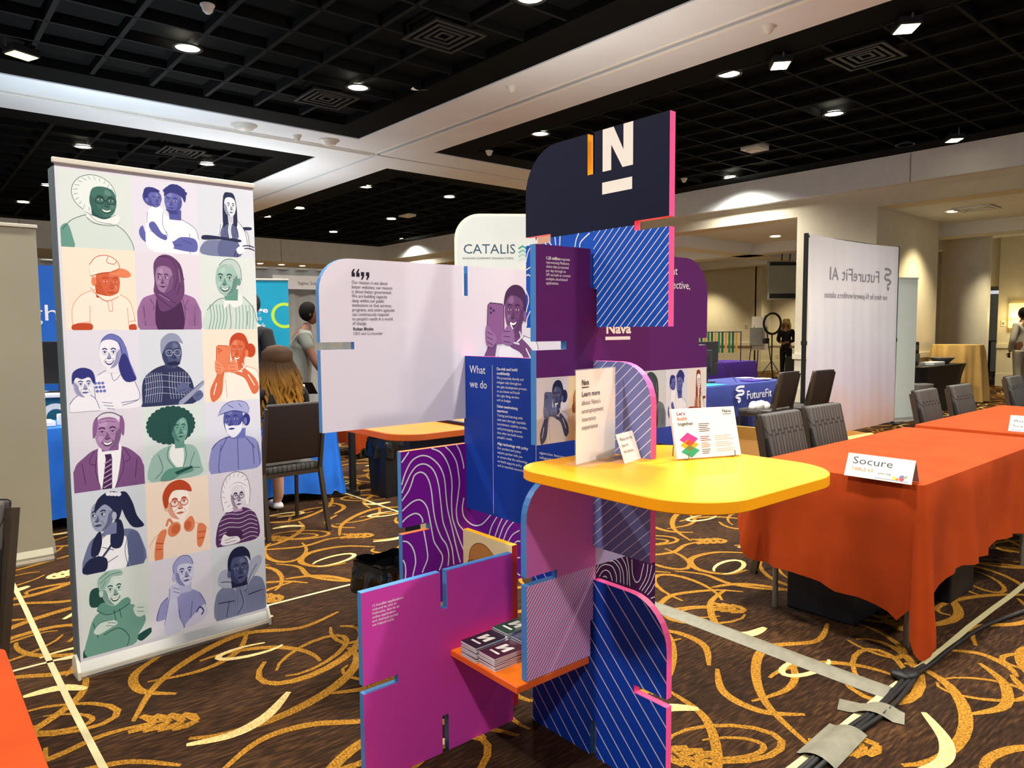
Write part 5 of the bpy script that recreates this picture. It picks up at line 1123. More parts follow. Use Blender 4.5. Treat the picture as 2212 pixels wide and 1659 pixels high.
# ---------------------------------------------------------------- navy table with its things
folding_table('folding table under the navy cloth with the white logo', 6.92, 8.72, 4.78, 5.5)
nc = cloth('tablecloth', 'navy blue cloth with white squiggle logo', 6.9, 8.74, 4.76, 5.52, .75, (.70, .70, .70, .70), m_cloth_blue, .0, .01, seed=11)
m_wprint = M('cloth_white', '#e9e9f2', .7, var=0)
squiggle('logo_print', nc, 7.44, 4.50-4.0+.06, .17, m_wprint, 4.70, 1.0, .16)
text('FutureFit AI', nc, 7.66, .575, .105, .72, m_wprint, y=4.70, bold=.005)
mon = thing('monitor', 'black monitor seen from behind on the navy table', 'monitor', (7.46, 5.16, .756), .1)
MB().bbox(-.30, .32, -.02, .02, .08, .50, .008).build('screen', m_dark, mon); MB().bbox(-.18, .12, -.05, -.02, .16, .40, .012).build('back_cover', M('plastic_grey', '#26272a', .5), mon); MB().bbox(-.03, .03, -.04, .0, .0, .14, .004).build('stand', m_dark, mon); MB().bbox(-.13, .13, -.09, .09, 0, .012, .004).build('stand_foot', m_dark, mon)
MB().tube(smooth([(-.1, -.055, .3), (-.05, -.09, .2), (.02, -.08, .12), (.0, -.06, .33)], False, 5), .004, 6).build('cable', m_cable, mon)
MB().tube(smooth([(.2, -.03, .22), (.30, -.08, .24), (.36, -.14, .12), (.37, -.24, .0), (.37, -.30, -.10)], False, 6), .004, 6).build('cable', m_cable, mon)
tag(MB().bbox(0, .42, 0, .25, 0, .006, .002).build('blue_folder', M('folder_cyan', '#3aa0d8', .5), None, (6.98, 4.79, .756)), 'light blue folder on the front left of the navy table', 'folder')
tag(MB().lathe([(.05, 0), (.11, .012), (.115, .02), (.1, .016), (.0001, .012)], 24).build('white_plate', m_card, None, (8.40, 4.94, .756)), 'white dish on the navy table behind the chair', 'dish')
tag(MB().bbox(0, .24, 0, .18, 0, .012, .004).build('purple_tablet', M('tablet_purple', '#4a2f9a', .4), None, (8.02, 4.84, .756)), 'purple flat tablet at the front edge of the navy table', 'tablet')
tag(MB().bbox(0, .2, 0, .14, 0, .008, .003).build('white_booklet', m_card, None, (8.45, 5.2, .756)), 'white booklet on the right part of the navy table', 'booklet')
# plastic wrap and cardboard boxes
def blob(name, label, loc, r, mat, n=26, seed=2, cat='bag'):
    rnd = random.Random(seed); mb = MB()
    for i in range(n):
        a = rnd.random()*6.28; q = rnd.random()**.5
        mb.ell((r[0]*q*math.cos(a), r[1]*q*math.sin(a), r[2]*(.2+.75*rnd.random()*(1-q*.5))), (.05+.03*rnd.random(), .05, .04+.02*rnd.random()), 8, 6)
    return tag(mb.build(name, mat, None, loc), label, cat)
m_wrap = M('wrap_clear', '#d9dcd8', .15, var=.1, spec=.8)
blob('plastic_wrap', 'crumpled clear plastic wrap on the floor by the navy table', (6.62, 4.52, 0), (.16, .16, .34), m_wrap, cat='plastic wrap')
blob('plastic_wrap', 'small clear plastic wrap lying on the left dark backed chair', (7.60, 4.50, .50), (.12, .10, .04), m_wrap, 14, 5, cat='plastic wrap')
m_cb = M('cardboard', '#b98a4a', .8, var=.06); m_cbl = M('cardboard_light', '#d6ac5c', .8, var=.05)
def carton(label, loc, rz, w, d, h, open_=True):
    t = thing('cardboard_box', label, 'box', loc, rz, 'cardboard boxes')
    e = .006
    MB().box(-w/2, w/2, -d/2, -d/2+e, 0, h).box(-w/2, w/2, d/2-e, d/2, 0, h).box(-w/2, -w/2+e, -d/2, d/2, 0, h).box(w/2-e, w/2, -d/2, d/2, 0, h).box(-w/2, w/2, -d/2, d/2, 0, e).build('body', m_cb, t)
    if open_:
        MB().box(-w/2, w/2, -d*.45, 0, 0, e).build('flap', m_cbl, t, (0, -d/2, h), (.25, 0, 0)); MB().box(-w/2, w/2, 0, d*.45, 0, e).build('flap', m_cbl, t, (0, d/2, h), (.5, 0, 0))
        MB().box(-w*.3, 0, -d/2, d/2, 0, e).build('flap', m_cbl, t, (-w/2, 0, h), (0, 1.1, 0))
    else:
        MB().box(-w/2, w/2, -d/2, -.001, h, h+e).build('flap', m_cbl, t); MB().box(-w/2, w/2, .001, d/2, h, h+e).build('flap', m_cbl, t)
    return t
carton('open brown cardboard box below the two dark backed chairs', (6.55, 3.95, 0), .1, .5, .42, .33)
carton('closed cardboard box in front of the open one', (5.75, 3.25, 0), .05, .5, .4, .26, False)
carton('cardboard box with raised flap beside the sheer banner foot', (7.55, 3.55, 0), -.1, .55, .4, .30)
# ---------------------------------------------------------------- things on the tower shelves
TR = Matrix.Rotation(math.radians(-.41), 4, 'Z'); TL = Vector((1.706, 1.596, 0))
def tw(x, y, z):
    v = TR @ Vector((x, y, z)) + TL; return (v.x, v.y, v.z)
m_acr = M('acrylic', '#f2f4f4', .05, var=0, trans=.0, alpha=.10, spec=.6)
m_paper = M('paper', '#efece8', .6, var=.01); m_black_ink = M('ink_black', '#17151a', .6, var=0); m_grey_ink = M('ink_grey', '#55525a', .6, var=0); m_vio_ink = M('ink_violet', '#2a2050', .6, var=0)
a = math.atan2(.038, .215)
sg = thing('sign_holder', 'tall acrylic sign holder with Learn more sheet on the yellow tabletop', 'sign', tw(-.243, -.165, 1.0305), a)
pg = MB().box(.003, .213, .0030, .0036, .004, .272).build('sheet', m_paper, sg)
MB().box(0, .216, .0015, .0026, 0, .275).box(0, .216, .0040, .0052, 0, .275).build('acrylic_sleeve', m_acr, sg)
MB().box(0, .216, -.04, .045, 0, .0025).build('acrylic_foot', m_acr, sg)
text('Nava', pg, .030, .229, .0165, .036, m_black_ink, y=.0012, bold=.02); Pic(0, 0, 1, 1, False).rect(.030, .221, .066, .2235, '#17151a').build('logo_bar', pg, y0=.0012)
text('Learn more', pg, .030, .196, .0155, .094, m_vio_ink, y=.0012, bold=.012)
text('about Nava\'s\nunemployment\ninsurance\nexperience', pg, .030, .1715, .0145, .114, m_grey_ink, .0238, y=.0012)
cd = thing('notice_card', 'small white card reading Please do not lean on the display', 'sign', tw(-.112, -.232, 1.0305), math.atan2(.028, .115))
cf = MB().box(0, .105, 0, .0012, 0, .088).build('card', m_paper, cd, (0, 0, 0), (-.35, 0, 0)); MB().box(-.001, .106, -.001, -.0004, 0, .089).build('acrylic_sleeve', m_acr, cf); MB().box(-.004, .1, .0, .07, 0, .0018).build('acrylic_foot', m_acr, cd)
text('Please do not\nlean on\nthe display', cf, .012, .066, .0098, .078, m_grey_ink, .0185, y=-.0016)
fl = thing('flyer_stack', 'stack of white Let\'s build together flyers on a wire stand', 'flyers', tw(.042, -.300, 1.0305), math.atan2(-.083, .206))
FA = -.28
for k in range(6): s_ = MB().box(0, .222, .0008*k*2.4, .0008*k*2.4+.0012, 0, .150).build('flyer', m_paper, fl, (0.0015*(k % 2), 0, .004), (FA, 0, 0)); top = s_ if k == 0 else top
ink_mag = M('ink_magenta', '#7d1f50', .6, var=0); ink_red = M('ink_red', '#d2501e', .6, var=0); ink_dgreen = M('ink_green', '#1d3b33', .6, var=0)
text('Let\'s', top, .018, .130, .0105, .028, ink_mag, y=-.0006, bold=.02); text('build', top, .018, .1145, .0105, .031, ink_red, y=-.0006, bold=.02); text('together', top, .018, .099, .0105, .053, ink_dgreen, y=-.0006, bold=.02)
text('Nava', top, .178, .132, .0105, .030, m_black_ink, y=-.0006, bold=.01)
q = Pic(0, 0, 1, 1, False); q.rect(.178, .1265, .208, .128, '#17151a')
q.poly([(.016,.056),(.046,.077),(.080,.057),(.049,.034)], '#e8388c', False).poly([(.016,.040),(.046,.056),(.080,.040),(.049,.018)], '#f7a51e', False).poly([(.032,.046),(.048,.056),(.066,.046),(.049,.034)], '#f0482e', False).poly([(.016,.020),(.046,.040),(.080,.022),(.050,.001)], '#2f9a6e', False).poly([(.032,.030),(.046,.040),(.063,.030),(.048,.020)], '#66793a', False)
q.build('logo_print', top, y0=-.0004)
for j, (x, z, w_, n_, mt_) in enumerate(((.088,.100,.038,5,m_black_ink),(.088,.061,.036,3,ink_mag),(.088,.041,.032,3,ink_red),(.088,.022,.030,3,m_black_ink),(.138,.061,.065,3,m_grey_ink),(.138,.041,.062,3,m_grey_ink),(.138,.021,.066,2,m_grey_ink))):
    qq = Pic(0, 0, 1, 1, False)
    for i in range(n_): qq.rect(x, z-i*.0056, x+w_*(1-.22*((i*7+j) % 3)/2), z-i*.0056+.0022, '#4a4046' if mt_ is m_black_ink else ('#8a3050' if mt_ is ink_mag else ('#cf6a40' if mt_ is ink_red else '#b3aca4')))
    qq.build('text_lines', top, y0=-.0004)
for x in (.03, .19): MB().tube(smooth([(x, -.012, .022), (x, -.012, .004), (x, .03, .003), (x, .075, .002), (x, .05, .10)], False, 4), .0016, 6).build('wire', m_steel, fl)
# booklets on the orange shelf
m_pages = M('pages', '#e6e4ea', .7, var=.05, vscale=120)
cov = {'black': M('cover_black', '#23242b', .35, var=.02), 'maroon': M('cover_maroon', '#4a1f30', .35, var=.02), 'green': M('cover_green', '#1d4634', .35, var=.02), 'navy': M('cover_navy', '#252a58', .35, var=.02)}
pg_me = MB().bbox(0, .133, 0, .082, 0, .0052, .001).mesh('pages', [m_pages])
cv_me = {k: MB().add([(x, y, z) for z in (0, .0008) for x, y in [(0, 0), (.118, 0), (.1255, .0022), (.131, .0065), (.1335, .014), (.1335, .0825), (0, .0825)]], [tuple(range(7))[::-1], tuple(range(7, 14))] + [(i, (i+1) % 7, (i+1) % 7+7, i+7) for i in range(7)]).mesh('cover', [v]) for k, v in cov.items()}
lg = Pic(0, 0, 1, 1, False).rect(.028, .018, .037, .064, '#f1eedd').poly([(.052,.018),(.098,.018),(.098,.030),(.073,.047),(.098,.047),(.098,.064),(.052,.064),(.052,.051),(.079,.033),(.052,.033)], '#f1eedd', False)
lgo = lg.build('cover_print', None, y0=0, dy=0); lgm = lgo.data; bpy.data.objects.remove(lgo)
for v in lgm.vertices: v.co = (v.co.x, v.co.z, .0061+.0002)
rb = random.Random(4)
for nm, x, y, n_, wh in (('black', -.328, .205, 8, 'left of the shelf at the back'), ('maroon', -.322, .118, 7, 'left of the shelf at the front'), ('green', -.188, .215, 9, 'right of the shelf at the back'), ('navy', -.182, .125, 8, 'right of the shelf at the front')):
    for i in range(n_):
        lb = 'topmost %s covered booklet with white letter N, %s' % (nm, wh) if i == n_-1 else 'booklet inside the stack under the top %s one on the orange shelf' % nm
        p_ = tw(x+.002*rb.uniform(-1, 1), y+.002*rb.uniform(-1, 1), .3465+.0062*i)
        b_ = thing('booklet', lb, 'booklet', p_, math.radians(-.41+rb.uniform(-1, 1)), 'booklets in the %s stack' % nm)
        o = bpy.data.objects.new('pages', pg_me); col.objects.link(o); o.parent = b_
        o = bpy.data.objects.new('cover', cv_me[nm]); col.objects.link(o); o.parent = b_; o.location = (0, 0, .0053)
        if i == n_-1:
            o2 = bpy.data.objects.new('cover_print', lgm); col.objects.link(o2); o2.parent = b_

# ---------------------------------------------------------------- people
m_skin_d = M('skin_deep', '#6a4330', .55, var=.04); m_skin_l = M('skin_light', '#d3a184', .55, var=.04); m_skin_m = M('skin_tan', '#b57c5a', .55, var=.04)
def skin(name, pts, edges, mat, parent, root=0, sub=2):
    me = bpy.data.meshes.new(name); me.from_pydata([p[0] for p in pts], edges, []); me.materials.append(mat)
    o = bpy.data.objects.new(name, me); col.objects.link(o); o.parent = parent
    md = o.modifiers.new('skin', 'SKIN'); md.use_smooth_shade = True
    for i, p in enumerate(pts):
        r = p[1]; r = r if isinstance(r, tuple) else (r, r)
        me.skin_vertices[0].data[i].radius = r; me.skin_vertices[0].data[i].use_root = (i == root)
    ss = o.modifiers.new('sub', 'SUBSURF'); ss.levels = sub; ss.render_levels = sub
    return o
def hand(name, parent, wrist, d, palm_n, mat, curl=.6, k=1.0):
    """five fingered hand: d = direction from wrist to knuckles, palm_n = palm normal"""
    w = Vector(wrist); d = Vector(d).normalized(); n = Vector(palm_n); n = (n-d*n.dot(d)).normalized(); s = d.cross(n)
    pts = [(tuple(w), .021*k), (tuple(w+d*.05*k), (.034*k, .016*k))]; ed = [(0, 1)]
    for i, (off, L) in enumerate(((-.027, .062), (-.009, .074), (.010, .068), (.027, .052))):
        b = w+d*.085*k+s*off*k; q = b+(d*math.cos(curl)+n*math.sin(curl))*L*.5*k; e = q+(d*math.cos(curl*2.1)+n*math.sin(curl*2.1))*L*.55*k
        o = len(pts); pts += [(tuple(b), .010*k), (tuple(q), .0085*k), (tuple(e), .007*k)]; ed += [(1, o), (o, o+1), (o+1, o+2)]
    b = w+d*.035*k-s*.034*k; q = b+d*.03*k-s*.022*k+n*.012*k; e = q+d*.028*k+n*.016*k
    o = len(pts); pts += [(tuple(b), .012*k), (tuple(q), .010*k), (tuple(e), .008*k)]; ed += [(1, o), (o, o+1), (o+1, o+2)]
    return skin(name, pts, ed, mat, parent, 0, 1)
def head(parent, c, r, fwdv, skinm, hairm, hair='short', eyes=True, tilt=0):
    f = Vector(fwdv); f.z = 0; f.normalize(); s = Vector((-f.y, f.x, 0)); c = Vector(c)
    mtx = Matrix((s, f, Vector((0, 0, 1)))).transposed() @ Matrix.Rotation(-tilt, 3, 'X')
    mb = MB()
    N, Mm = 20, 16; vs = []; fs = []
    for i in range(Mm+1):
        a = PI*i/Mm-PI/2
        for k in range(N):
            b = 2*PI*k/N; x = math.cos(a)*math.sin(b)*.78; y = math.cos(a)*math.cos(b)*.95; z = math.sin(a)*1.18
            if z < 0: x *= 1+.35*z; y = y*(1+.12*z) + (.10*-z if y > 0 else .22*-z)   # jaw narrows, chin forward
            if y > .6 and abs(x) < .16 and -.35 < z < .12: y += .16*(1-abs(x)/.16)*(1 if z < -.1 else .5)     # nose
            if y > .6 and .1 < z < .35 and .12 < abs(x) < .5: y -= .06                                          # eye sockets
            vs.append(mtx @ Vector((x*r, y*r, z*r)) + c)
        if i < Mm:
            for k in range(N): fs.append((i*N+k, i*N+(k+1) % N, (i+1)*N+(k+1) % N, (i+1)*N+k))
    mb.sh().add(vs, [f_[::-1] for f_ in fs])
    for sd in (-1, 1): mb.ell(c + mtx @ Vector((sd*.78*r, -.05*r, .0)), (.10*r, .16*r, .28*r), 8, 6, mtx)
    h = mb.build('head', skinm, parent)
    if eyes:
        e = MB()
        for sd in (-1, 1): e.ell(c + mtx @ Vector((sd*.30*r, .82*r, .16*r)), (.11*r, .06*r, .065*r), 8, 6, mtx)
        e.build('eyes', m_black_ink, h); MB().bar(c + mtx @ Vector((-.24*r, .86*r, -.50*r)), c + mtx @ Vector((.24*r, .86*r, -.50*r)), .05*r, .07*r).build('mouth', M('lips', '#7a3b34', .6), h)
    hb = MB()
    if hair in ('short', 'cap'):
        hb.ell(c + mtx @ Vector((0, -.20*r, .26*r)), (.93*r, 1.02*r, 1.12*r), 18, 12, mtx)
    hb_o = None
    if hair == 'short':
        hb_o = hb.build('hair', hairm, parent)
        hb_o.location = Vector((0, 0, 0)) - 0.06*r*f
    if hair == 'cap':
        hb.ell(c + mtx @ Vector((0, .80*r, .42*r)), (.62*r, .62*r, .07*r), 14, 6, mtx); hb_o = hb.build('cap', hairm, parent)
    return h, mtx
def strands(name, parent, c, f, r, length, mat, n=70, spread=1.0, seed=1, wave=.02, back=True):
    rnd = random.Random(seed); f = Vector(f).normalized(); s = Vector((-f.y, f.x, 0)); c = Vector(c); mb = MB()
    mb.ell(c - f*.12*r + Vector((0, 0, .2*r)), (.93*r, 1.0*r, 1.10*r), 18, 12, Matrix((s, f, Vector((0, 0, 1)))).transposed())
    for i in range(n):
        a = PI*(.15+.7*i/(n-1))*1.35 - .35*PI/2*1.0 if back else 2*PI*i/n
        a = PI + (i/(n-1)-.5)*PI*1.25
        p0 = c + s*math.sin(a)*.80*r*1.05 + f*math.cos(a)*.92*r + Vector((0, 0, .25*r))
        L = length*(.75+.35*rnd.random()); ph = rnd.random()*6; out = (s*math.sin(a)+f*math.cos(a))
        pts = [c + Vector((0, 0, 1.16*r)) + out*.05*r, c + Vector((0, 0, 1.04*r)) + out*.50*r, c + Vector((0, 0, .74*r)) + out*.84*r]
        for k in range(9):
            u = k/8; pts.append(p0 + Vector((0, 0, -L*u)) + out*(.035*spread*math.sin(PI*min(1, u*1.2))+.03*spread*u) + s*wave*u*math.sin(u*13+ph) + f*wave*u*math.cos(u*11+ph))
        mb.tube(pts, [.016, .020, .019] + [.016*(1-.55*k/8) for k in range(9)], 5)
    o = mb.build(name, mat, parent); return o
def standing(label, loc, rz, h, shirt, trousers, skinm, hairm, hair='short', arms=None, lean=0.0, sleeve=.5, girth=1.0, shoes=None, face_turn=0, extra=None):
    """figure faces local -y. arms: per side (elbow, wrist) offsets in units of height; lean: forward bend"""
    t = thing('person', label, 'person', loc, rz)
    def P(x, y, z): return (x*h, (y - lean*max(0, z-.5)*1.0)*h, z*h)
    arms = arms or {-1: ((-.15, .01, .62), (-.145, -.03, .47)), 1: ((.15, .01, .62), (.145, -.03, .47))}
    g = girth; pts = [(P(0, 0, .52), (.085*h*g, .065*h*g)), (P(0, .005, .62), (.078*h*g, .058*h*g)), (P(0, .005, .72), (.088*h*g, .062*h*g)), (P(0, .005, .80), (.075*h, .05*h)), (P(0, 0, .85), .032*h), (P(0, -.005, .89), .030*h)]
    ed = [(0, 1), (1, 2), (2, 3), (3, 4), (4, 5)]
    sl = [[P(0, 0, .435), (.088*h*g, .068*h*g)], list(pts[1]), list(pts[2]), list(pts[3])]; sed = [(0, 1), (1, 2), (2, 3)]
    tr = [(P(0, 0, .56), (.088*h*g, .068*h*g))]; ted = []
    for s in (-1, 1):
        e_, w_ = arms[s]
        o = len(pts); pts += [(P(s*.10, .005, .80), .036*h), (P(*e_), .026*h), (P(*w_), .020*h)]; ed += [(3, o), (o, o+1), (o+1, o+2)]
        q = len(sl); sh_, el = Vector(P(s*.10, .005, .80)), Vector(P(*e_))
        sl += [(tuple(sh_), .044*h), (tuple(sh_.lerp(el, sleeve if sleeve <= 1 else 1)), .036*h)]; sed += [(3, q), (q, q+1)]
        if sleeve > 1: sl.append((tuple(el.lerp(Vector(P(*w_)), .92)), .028*h)); sed.append((q+1, q+2))
        o = len(pts); pts += [(P(s*.05, 0, .47), .055*h), (P(s*.055, -.005, .27), .036*h), (P(s*.06, .01, .05), .024*h), (P(s*.065, -.05, .018), .02*h)]; ed += [(0, o), (o, o+1), (o+1, o+2), (o+2, o+3)]
        q = len(tr); tr += [(P(s*.052, 0, .46), .062*h*g), (P(s*.056, -.005, .27), .045*h), (P(s*.06, .01, .045), .036*h)]; ted += [(0, q), (q, q+1), (q+1, q+2)]
        if shoes: MB().sh().ell(Vector(P(s*.063, -.03, .018)), (.028*h, .07*h, .02*h), 12, 8).build('shoe', shoes, t)
        d = Vector(P(*w_))-Vector(P(*e_)); hand('hand', t, P(*w_), d, (-s, -.4, 0), skinm, .5)
    skin('body', pts, ed, skinm, t)
    sl.append((P(0, 0, .842), (.047*h, .043*h))); sed.append((3, len(sl)-1))
    for i in range(4): sl[i] = (sl[i][0], tuple(r*(1.28 if i == 3 else 1.10) for r in sl[i][1]))
    skin('shirt', sl, sed, shirt, t, 1); skin('trousers', tr, ted, trousers, t)
    hc = Vector(P(0, -.012, .945)); fv = Matrix.Rotation(face_turn, 3, 'Z') @ Vector((0, -1, 0))
    hd, mtx = head(t, hc, .058*h, fv, skinm, hairm, hair)
    return t, hc, fv
m_tee = M('tee_black', '#141518', .8, var=.1); m_polo = M('polo_grey', '#6f726b', .85, var=.05); m_jean = M('trousers_dark', '#1b1c22', .8, var=.1); m_hair_b = M('hair_black', '#14100e', .8, var=.15, spec=.1)
standing('person in black t-shirt and black cap standing behind the portrait banner', (2.48, 6.48, 0), math.radians(-70), 1.74, m_tee, m_jean, m_skin_l, m_tee, 'cap', None, .04, .6, 1.1, m_dark)
standing('person in grey polo shirt leaning over the red table', (3.38, 7.62, 0), math.radians(65), 1.70, m_polo, m_jean, m_skin_d, m_hair_b, 'short', {-1: ((-.14, -.10, .63), (-.12, -.22, .50)), 1: ((.14, -.10, .63), (.12, -.22, .50))}, .20, .55, 1.35, m_dark)
# seated person with long wavy hair, seen from behind (faces +y)
m_hair = bpy.data.materials.new('hair_brown'); m_hair.use_nodes = True; _n = NT(m_hair); _b = _n.N['Principled BSDF']
_tc = _n.N.new('ShaderNodeTexCoord'); _sp = _n.N.new('ShaderNodeSeparateXYZ'); _n.L.new(_tc.outputs['Object'], _sp.inputs[0])
_rp = _n.N.new('ShaderNodeValToRGB'); _e = _rp.color_ramp.elements; _e[0].position = .2; _e[0].color = lin('#a9772f') + (1,); _e[1].position = .75; _e[1].color = lin('#38230f') + (1,)
_n.L.new(_n.m('DIVIDE', _n.m('SUBTRACT', _sp.outputs[2], .82), .45), _rp.inputs['Fac']); _n.L.new(_rp.outputs['Color'], _b.inputs['Base Color']); _b.inputs['Roughness'].default_value = .6; _b.inputs['Specular IOR Level'].default_value = .15
m_skirt = M('skirt_print', '#c9c2b0', .85, var=.6, vscale=40)
sp_ = thing('person', 'seated person with long wavy brown hair and black top, seen from behind', 'person', (2.16, 5.13, 0), 0)
bp_ = [((0, -.02, .56), (.15, .11)), ((0, -.02, .70), (.13, .10)), ((0, .0, .86), (.15, .10)), ((0, .02, .98), (.12, .08)), ((0, .04, 1.05), .05), ((0, .05, 1.10), .05)]
be = [(0, 1), (1, 2), (2, 3), (3, 4), (4, 5)]; sl = [(p, tuple(x*1.08 for x in r)) for p, r in bp_[:4]]; se = [(0, 1), (1, 2), (2, 3)]; kt = [((0, 0, .53), (.17, .12))]; ke = []
for s in (-1, 1):
    o = len(bp_); bp_ += [((s*.17, .03, .97), .05), ((s*.22, .12, .74), .042), ((s*.14, .34, .77), .033)]; be += [(3, o), (o, o+1), (o+1, o+2)]
    q = len(sl); sl += [((s*.17, .03, .97), .06), ((s*.22, .12, .74), .052), ((s*.15, .32, .765), .042)]; se += [(3, q), (q, q+1), (q+1, q+2)]
    o = len(bp_); bp_ += [((s*.10, .12, .53), .085), ((s*.12, .42, .50), .06), ((s*.12, .40, .12), .042), ((s*.12, .47, .03), .03)]; be += [(0, o), (o, o+1), (o+1, o+2), (o+2, o+3)]
    q = len(kt); kt += [((s*.10, .12, .53), .095), ((s*.12, .43, .50), .075), ((s*.12, .41, .30), .07)]; ke += [(0, q), (q, q+1), (q+1, q+2)]
    hand('hand', sp_, (s*.14, .34, .77), (-s*.3, 1, 0), (0, 0, -1), m_skin_l, .4); MB().sh().ell((s*.12, .47, .035), (.045, .12, .035), 12, 8).build('shoe', m_paper, sp_)
skin('body', bp_, be, m_skin_l, sp_); skin('top', sl, se, m_tee, sp_, 1); skin('skirt', kt, ke, m_skirt, sp_)
head(sp_, (0, .07, 1.165), .102, (0, 1, 0), m_skin_l, m_hair, 'none'); strands('hair', sp_, (0, .06, 1.175), (0, 1, 0), .112, .48, m_hair, 80, 1.25, 3, .03)

# ---------------------------------------------------------------- booths on the left and behind
m_silver = M('banner_silver', '#a8a38e', .42, metal=.25, var=.04, vscale=2)
sv, svf = rollup('banner_stand', 'silver backed roll-up banner at the left edge', (-.16, 5.22, 0), math.radians(1.5), .88, 2.05, m_silver, m_silver, .13, M('cap_bronze', '#6f6858', .4, metal=.5), base=m_silver, bk=1.5)
cloth('tablecloth', 'bright blue cloth of the table the seated person faces', 1.25, 2.85, 5.66, 6.15, .74, (.66, .66, .66, .66), m_cloth_royal, .05, .02, seed=21)
folding_table('folding table under the bright blue cloth', 1.27, 2.83, 5.68, 6.13, .725)
cloth('tablecloth', 'rust red cloth under the leaning person in grey polo', 3.85, 5.2, 7.15, 7.9, .75, (.6, .6, .6, .6), m_rust, .08, seed=23)
folding_table('folding table under the rust red cloth beside the grey polo person', 3.87, 5.18, 7.17, 7.88)
tag(MB().bbox(0, .05, 0, .16, 0, .22, .006).build('silver_box', m_alu_l, None, (2.62, 5.84, .745)), 'upright silver box on the bright blue table', 'box')
tag(MB().bbox(0, .22, 0, .3, 0, .03, .003).build('paper_stack', m_paper, None, (2.3, 5.72, .745)), 'stack of white papers on the bright blue table', 'papers')
bt = thing('black_table', 'black square-legged table behind the wide white board', 'table', (3.55, 5.95, 0), 0)
MB().bbox(-.6, .6, -.35, .35, .70, .74, .006).build('tabletop', m_dark, bt)
for x in (-.56, .56):
    for y in (-.31, .31): MB().bar((x, y, 0), (x, y, .70), .045).build('leg', m_dark, bt)
    MB().bar((x, -.4, .02), (x, .4, .02), .05, .04).build('foot_rail', m_dark, bt)
m_bag = M('bin_bag', '#0c0c0d', .18, var=.1, spec=.7, bump=.5, bscale=30)
def bin_(label, x, y, h, w=.26):
    t = thing('waste_bin', label, 'bin', (x, y, 0), .1, 'black waste bins')
    k = w/2; MB().add([(sx*k*(.85 if z == 0 else 1), sy*k*(.85 if z == 0 else 1), z) for z in (0, h) for sx, sy in ((-1,-1),(1,-1),(1,1),(-1,1))], [(3,2,1,0),(0,1,5,4),(1,2,6,5),(2,3,7,6),(3,0,4,7)]).build('body', m_dark, t)
    def f(u, v):
        a = u*2*PI; q = max(abs(math.cos(a)), abs(math.sin(a))); rr = k*1.06/q*(.9 if v > .8 else 1) + .012*math.sin(u*40)*(1-v)*2
        return (math.cos(a)*rr, math.sin(a)*rr, h*1.02-.17*(1-v)+.012*math.sin(u*23))
    MB().grid(f, 60, 6).build('bin_bag', m_bag, t); return t
bin_('black waste bin with bag beyond the purple contour board', 3.22, 5.42, .50); bin_('black waste bin half hidden behind the magenta board', 1.78, 3.02, .31, .24)
# teal banner, drape, sign
tb, tbf = rollup('banner_stand', 'teal roll-up banner with white words and green ring', (2.72, 8.47, 0), math.radians(-25), .90, 2.0, M('banner_teal', '#0f9cc0', .5, var=.05), m_greyfab)
text('change', tbf, .30, 1.635, .062, .36, m_wprint, y=.017, bold=.03); text('citizens\nnetwork', tbf, .33, 1.545, .058, .30, m_wprint, .085, y=.017)
q = Pic(0, 0, 1, 1, False); q.line([(.84+.13*math.cos(a*.3), 1.60+.13*math.sin(a*.3)) for a in range(4, 18)], .035, '#b9e04a'); q.build('ring_print', tbf, y0=.017)
m_drape = M('drape_grey', '#a7a8a4', .85, var=.06)
def drape(label, x0, y0, x1, y1, h, seed):
    L = math.hypot(x1-x0, y1-y0); t = thing('drape', label, 'curtain', (x0, y0, 0), math.atan2(y1-y0, x1-x0), 'grey pipe and drape')
    MB().grid(lambda u, v: (L*u, .05*math.sin(u*L*19+seed+.5*math.sin(v*3))*(1-.4*v), .02+(h-.02)*v), int(L*22), 6).build('curtain', m_drape, t)
    MB().tube([(0, 0, h-.03), (L, 0, h-.03)], .02, 8).build('rail', m_alu, t)
    for x in (0, L): MB().tube([(x, .06, 0), (x, .06, h)], .022, 8).build('upright', m_alu, t)
    return t
drape('grey drape behind the teal banner', 2.6, 11.8, 7.6, 11.2, 2.46, 1)
drape('grey drape far left behind the blue backdrop', -2.5, 12.4, 2.4, 12.0, 2.46, 2)
sgn = thing('booth_sign', 'white hanging booth sign reading Sagitec Solutions, LLC', 'sign', (4.86, 11.38, 2.10), math.radians(-7)); bd = MB().box(-.15, 1.0, -.01, 0, 0, .22).build('sign_board', m_paper, sgn); text('Sagitec Solutions, LLC', bd, .25, .075, .055, .60, m_black_ink, y=-.012)
# blue backdrop with white letters, screen and teal counter, left gap
bk = thing('backdrop', 'blue backdrop with white letters in the gap left of the portrait banner', 'backdrop', (.35, 7.95, 0), math.radians(-20)); bkp = MB().box(0, 1.6, 0, .03, 0, 2.02).build('panel', M('backdrop_blue', '#1560c0', .6, var=.05), bk); text('Bright', bkp, .30, 1.53, .15, .66, m_wprint, y=-.002)
ms = thing('monitor', 'black screen standing on the teal counter at the left', 'monitor', (1.05, 6.98, .93), math.radians(-35)); MB().bbox(-.28, .28, -.015, .015, .07, .42, .006).build('screen', m_dark, ms); MB().bbox(-.1, .1, -.06, .06, 0, .01, .003).build('stand_foot', m_dark, ms); MB().bar((0, .02, 0), (0, .02, .2), .03).build('stand', m_dark, ms)
ct = thing('counter', 'teal counter with white ring print behind the left banner', 'counter', (1.0, 7.0, 0), math.radians(-20)); MB().bbox(-.5, .5, -.2, .2, .90, .93, .005).build('worktop', m_paper, ct); ctb = MB().box(-.48, .48, -.18, .18, 0, .90).build('body', M('counter_teal', '#0f5a72', .6, var=.05), ct)
